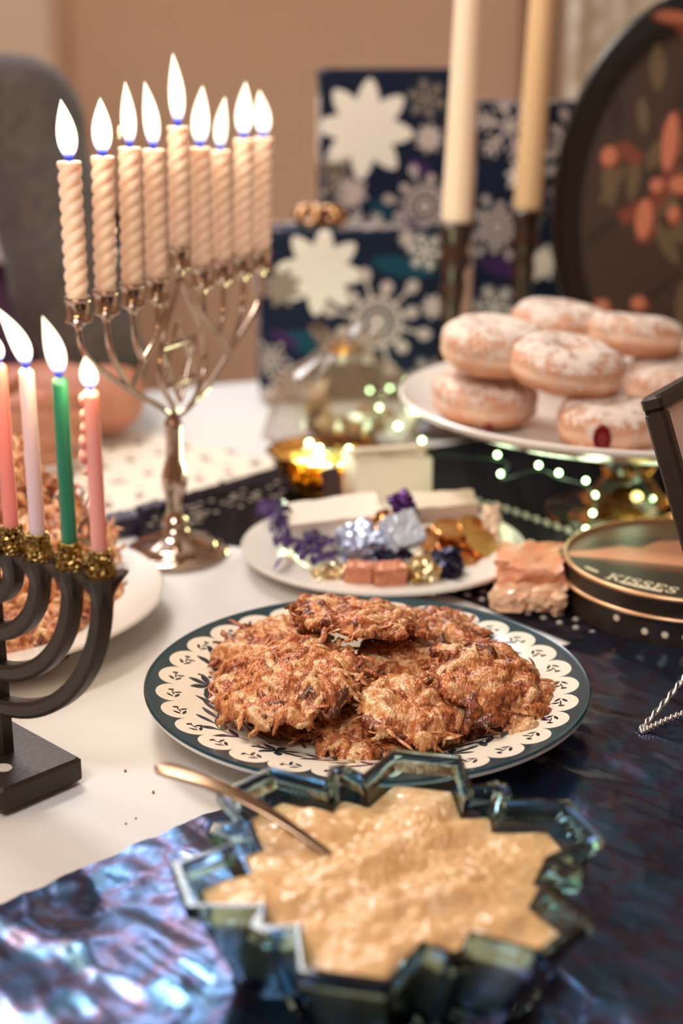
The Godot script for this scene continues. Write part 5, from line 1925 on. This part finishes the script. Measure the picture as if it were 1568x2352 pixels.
func small_things() -> void:
	var nv := mat(Color8(34, 26, 52), 0.4)
	for k in [[V(-0.1665, 0.0085, -1.032), 0.5, Vector3(0.020, 0.014, 0.020), "dark navy foil square on the cloth left of the silver menorah foot"], [V(-0.150, 0.0070, -1.075), 0.9, Vector3(0.022, 0.008, 0.014), "dark flat foil piece on the cloth just behind the navy square"]]:
		var o := part("foil_chocolate", jitter(subdivided(k[2], 6), 0.0014, 90.0, 2, 30.0), nv, self, k[0])
		o.rotation.y = k[1]
		tag(o, k[3], "chocolate")
	var crumbs := []
	for p in [[-0.098, -0.602], [-0.102, -0.597], [-0.093, -0.628], [-0.110, -0.650]]:
		crumbs.append([sphere(0.0008, 6), Transform3D(Basis(), V(p[0], 0.0006, p[1]))])
	var cr := part("crumbs", join(crumbs), mat(Color8(176, 120, 80), 0.8), self)
	tag(cr, "a few tiny fried crumbs on the cream cloth left of the painted plate", "crumbs", "", "stuff")

# ---------------------------------------------------------------- person and chair
func seated_person() -> void:
	var o := thing("person", "person in a dark grey shirt with a printed violet front, arms folded on the table", "person", Vector3.ZERO)
	var f := func(list: Array) -> Array:
		var out := []
		for b in list:
			out.append([V(b[0][0], b[0][1], b[0][2]), V(b[1][0], b[1][1], b[1][2]), b[2], b[3]])
		return out
	# image-right arm: shoulder, elbow on the table, forearm back to the left; the other arm crosses in front of it
	var sh := [-0.335, 0.285, -1.525]
	var el := [-0.222, 0.045, -1.310]
	var wr := [-0.420, 0.050, -1.255]
	var sh2 := [-0.625, 0.285, -1.500]
	var el2 := [-0.640, 0.045, -1.290]
	var wr2 := [-0.345, 0.042, -1.176]
	var skin: Array = f.call([
		[[-0.48, 0.36, -1.53], [-0.48, 0.40, -1.51], 0.050, 0.046],
		[sh, [-0.272, 0.15, -1.405], 0.050, 0.042], [[-0.272, 0.15, -1.405], el, 0.040, 0.034],
		[el, wr, 0.036, 0.025], [wr, [-0.48, 0.045, -1.235], 0.025, 0.022],
		[sh2, [-0.645, 0.15, -1.39], 0.050, 0.042], [[-0.645, 0.15, -1.39], el2, 0.040, 0.035],
		[el2, [-0.50, 0.043, -1.225], 0.037, 0.034], [[-0.50, 0.043, -1.225], wr2, 0.034, 0.024],
		[[-0.48, 0.05, -1.56], [-0.48, 0.26, -1.55], 0.10, 0.11], [[-0.39, 0.24, -1.54], [-0.57, 0.24, -1.53], 0.085, 0.085], [sh, sh2, 0.052, 0.052],
		# palm of the near hand, lying round the other forearm
		[wr2, [-0.300, 0.046, -1.176], 0.022, 0.022], [[-0.300, 0.046, -1.176], [-0.276, 0.054, -1.184], 0.022, 0.016], [[-0.300, 0.036, -1.174], [-0.278, 0.028, -1.178], 0.020, 0.014]])
	var sm := tri(mat(Color8(192, 130, 108), 0.5), 12.0)
	sm.albedo_texture = ntex(97, 0.03, [[0.2, Color8(238, 226, 220)], [0.8, Color8(255, 255, 255)]], 256)
	sm.subsurf_scatter_enabled = true
	sm.subsurf_scatter_strength = 0.2
	var st := SurfaceTool.new()
	st.begin(Mesh.PRIMITIVE_TRIANGLES)
	st.append_from(nets(skin.slice(0, 1) + skin.slice(9, 12), 0.010, 0.028), 0, Transform3D())
	st.append_from(nets(skin.slice(1, 5), 0.007, 0.010), 0, Transform3D())
	st.append_from(nets(skin.slice(5, 9) + skin.slice(12), 0.007, 0.010), 0, Transform3D())
	# fingers of the near hand: four chains curled over the forearm, a thumb along its front
	var hand: Array = []
	for k in 4:
		var h := 0.068 - 0.0172 * k
		var l: float = [0.9, 1.0, 0.95, 0.78][k]
		var a := [-0.290, h - 0.004, -1.176]
		var b := [-0.290 + 0.036 * l, h + 0.002, -1.182]
		var c := [-0.290 + 0.058 * l, h, -1.196]
		var d := [-0.290 + 0.070 * l, h - 0.003, -1.216]
		hand.append_array([[a, b, 0.0090, 0.0082], [b, c, 0.0082, 0.0076], [c, d, 0.0076, 0.0066]])
	hand.append_array([[[-0.312, 0.058, -1.200], [-0.296, 0.074, -1.212], 0.0105, 0.0092], [[-0.296, 0.074, -1.212], [-0.276, 0.084, -1.224], 0.0090, 0.0076]])
	st.append_from(nets(f.call(hand), 0.0035, 0.004), 0, Transform3D())
	# the far hand, tucked away to the left
	var hand2: Array = []
	for k in 4:
		var z := -1.252 + 0.016 * k
		var l: float = [0.85, 1.0, 0.95, 0.75][k]
		hand2.append_array([[[-0.475, 0.048, z], [-0.475 - 0.036 * l, 0.050, z + 0.002], 0.0092, 0.0084], [[-0.475 - 0.036 * l, 0.050, z + 0.002], [-0.475 - 0.060 * l, 0.042, z + 0.004], 0.0082, 0.0074], [[-0.475 - 0.060 * l, 0.042, z + 0.004], [-0.475 - 0.074 * l, 0.030, z + 0.005], 0.0074, 0.0064]])
	hand2.append_array([[[-0.452, 0.055, -1.215], [-0.470, 0.060, -1.198], 0.0105, 0.009], [[-0.470, 0.060, -1.198], [-0.492, 0.058, -1.190], 0.009, 0.0076]])
	st.append_from(nets(f.call(hand2), 0.0045, 0.004), 0, Transform3D())
	# head, above and left of the picture
	var head: Array = f.call([
		[[-0.48, 0.40, -1.51], [-0.48, 0.455, -1.505], 0.046, 0.05], [[-0.48, 0.535, -1.515], [-0.48, 0.550, -1.50], 0.082, 0.080], [[-0.48, 0.480, -1.462], [-0.48, 0.50, -1.47], 0.046, 0.058],
		[[-0.48, 0.462, -1.438], [-0.48, 0.466, -1.440], 0.022, 0.026], [[-0.48, 0.538, -1.420], [-0.48, 0.506, -1.402], 0.009, 0.014], [[-0.492, 0.503, -1.410], [-0.468, 0.503, -1.410], 0.009, 0.009],
		[[-0.510, 0.540, -1.432], [-0.492, 0.542, -1.424], 0.010, 0.010], [[-0.468, 0.542, -1.424], [-0.450, 0.540, -1.432], 0.010, 0.010],
		[[-0.496, 0.484, -1.415], [-0.464, 0.484, -1.415], 0.0075, 0.0075], [[-0.494, 0.475, -1.416], [-0.466, 0.475, -1.416], 0.008, 0.008],
		[[-0.564, 0.545, -1.51], [-0.564, 0.512, -1.505], 0.013, 0.010], [[-0.396, 0.545, -1.51], [-0.396, 0.512, -1.505], 0.013, 0.010]])
	st.append_from(nets(head, 0.005, 0.012), 0, Transform3D())
	part("body", st.commit(), sm, o)
	var eye := mat(Color8(240, 236, 230), 0.1)
	for s in [-1.0, 1.0]:
		var e := part("eye", sphere(0.011, 16), eye, o, V(-0.48 + 0.030 * s, 0.526, -1.4385))
		part("iris", sphere(0.0055, 12), mat(Color8(60, 40, 28), 0.1), e, Vector3(0, -0.001, 0.0064))
	var hair: Array = f.call([
		[[-0.48, 0.560, -1.535], [-0.48, 0.575, -1.51], 0.086, 0.080], [[-0.55, 0.56, -1.52], [-0.555, 0.44, -1.53], 0.030, 0.026], [[-0.41, 0.56, -1.52], [-0.405, 0.44, -1.53], 0.030, 0.026], [[-0.48, 0.53, -1.58], [-0.48, 0.42, -1.585], 0.060, 0.045]])
	part("hair", nets(hair, 0.007, 0.02), mat(Color8(48, 32, 24), 0.5), o)
	var shirt: Array = f.call([
		[[-0.48, 0.03, -1.56], [-0.48, 0.26, -1.55], 0.108, 0.118], [[-0.39, 0.24, -1.54], [-0.57, 0.24, -1.53], 0.094, 0.094], [sh, sh2, 0.060, 0.060], [[-0.48, -0.10, -1.57], [-0.48, 0.05, -1.56], 0.12, 0.11],
		[sh, [-0.262, 0.13, -1.385], 0.061, 0.052], [[-0.262, 0.13, -1.385], [-0.232, 0.074, -1.334], 0.052, 0.047], [sh2, [-0.645, 0.13, -1.385], 0.060, 0.053]])
	var cm := tri(mat(Color.WHITE, 0.9), 6.0)
	cm.albedo_texture = ntex(98, 0.03, [[0.3, Color8(58, 48, 42)], [0.7, Color8(74, 62, 54)]], 256)
	cm.rim_enabled = true
	cm.rim = 0.2
	var sw := part("shirt", nets(shirt, 0.012, 0.03), cm, o)
	# the printed front: violet panel with pale marks, a thin second layer that follows the chest
	var panel: Array = f.call([[[-0.415, 0.09, -1.545], [-0.405, 0.27, -1.530], 0.104, 0.098], [[-0.55, 0.09, -1.545], [-0.56, 0.26, -1.525], 0.098, 0.094]])
	part("print_panel", nets(panel, 0.012, 0.02), mat(Color8(96, 64, 92), 0.85), sw, Vector3.ZERO, "violet printed front")
	var marks: Array = f.call([[[-0.385, 0.198, -1.425], [-0.338, 0.204, -1.432], 0.010, 0.008], [[-0.380, 0.182, -1.425], [-0.332, 0.180, -1.428], 0.009, 0.012], [[-0.380, 0.164, -1.428], [-0.336, 0.160, -1.426], 0.010, 0.009]])
	part("print_mark", nets(marks, 0.005, 0.01), mat(Color8(206, 192, 198), 0.8), sw, Vector3.ZERO, "pale printed marks")
	var trousers: Array = f.call([
		[[-0.40, -0.17, -1.60], [-0.40, -0.20, -1.22], 0.085, 0.06], [[-0.56, -0.17, -1.60], [-0.56, -0.20, -1.22], 0.085, 0.06], [[-0.40, -0.17, -1.60], [-0.56, -0.17, -1.60], 0.10, 0.10],
		[[-0.40, -0.20, -1.22], [-0.40, -0.66, -1.26], 0.06, 0.042], [[-0.56, -0.20, -1.22], [-0.56, -0.66, -1.26], 0.06, 0.042]])
	part("trousers", nets(trousers, 0.014, 0.03), mat(Color8(40, 42, 54), 0.9), o)
	for x in [-0.40, -0.56]:
		part("shoe", nets(f.call([[[x, -0.705, -1.27], [x, -0.715, -1.12], 0.042, 0.032]]), 0.009, 0.01), mat(Color8(30, 26, 24), 0.5), o)
	var ch := thing("dining_chair", "dark wooden chair under the person at the far side of the table", "chair", Vector3(-0.48, 0, -1.62), 0.0)
	part("seat", box(Vector3(0.42, 0.03, 0.40), 0.008), M.wood, ch, Vector3(0, 0.46, 0.02))
	for x in [-0.19, 0.19]:
		part("leg", box(Vector3(0.035, 0.445, 0.035), 0.005), M.wood, ch, Vector3(x, 0.2225, 0.20))
		part("leg", box(Vector3(0.035, 0.92, 0.035), 0.005), M.wood, ch, Vector3(x, 0.46, -0.19))
	for y in [0.66, 0.78, 0.90]:
		part("back_rail", box(Vector3(0.38, 0.05, 0.018), 0.005), M.wood, ch, Vector3(0, y, -0.19))
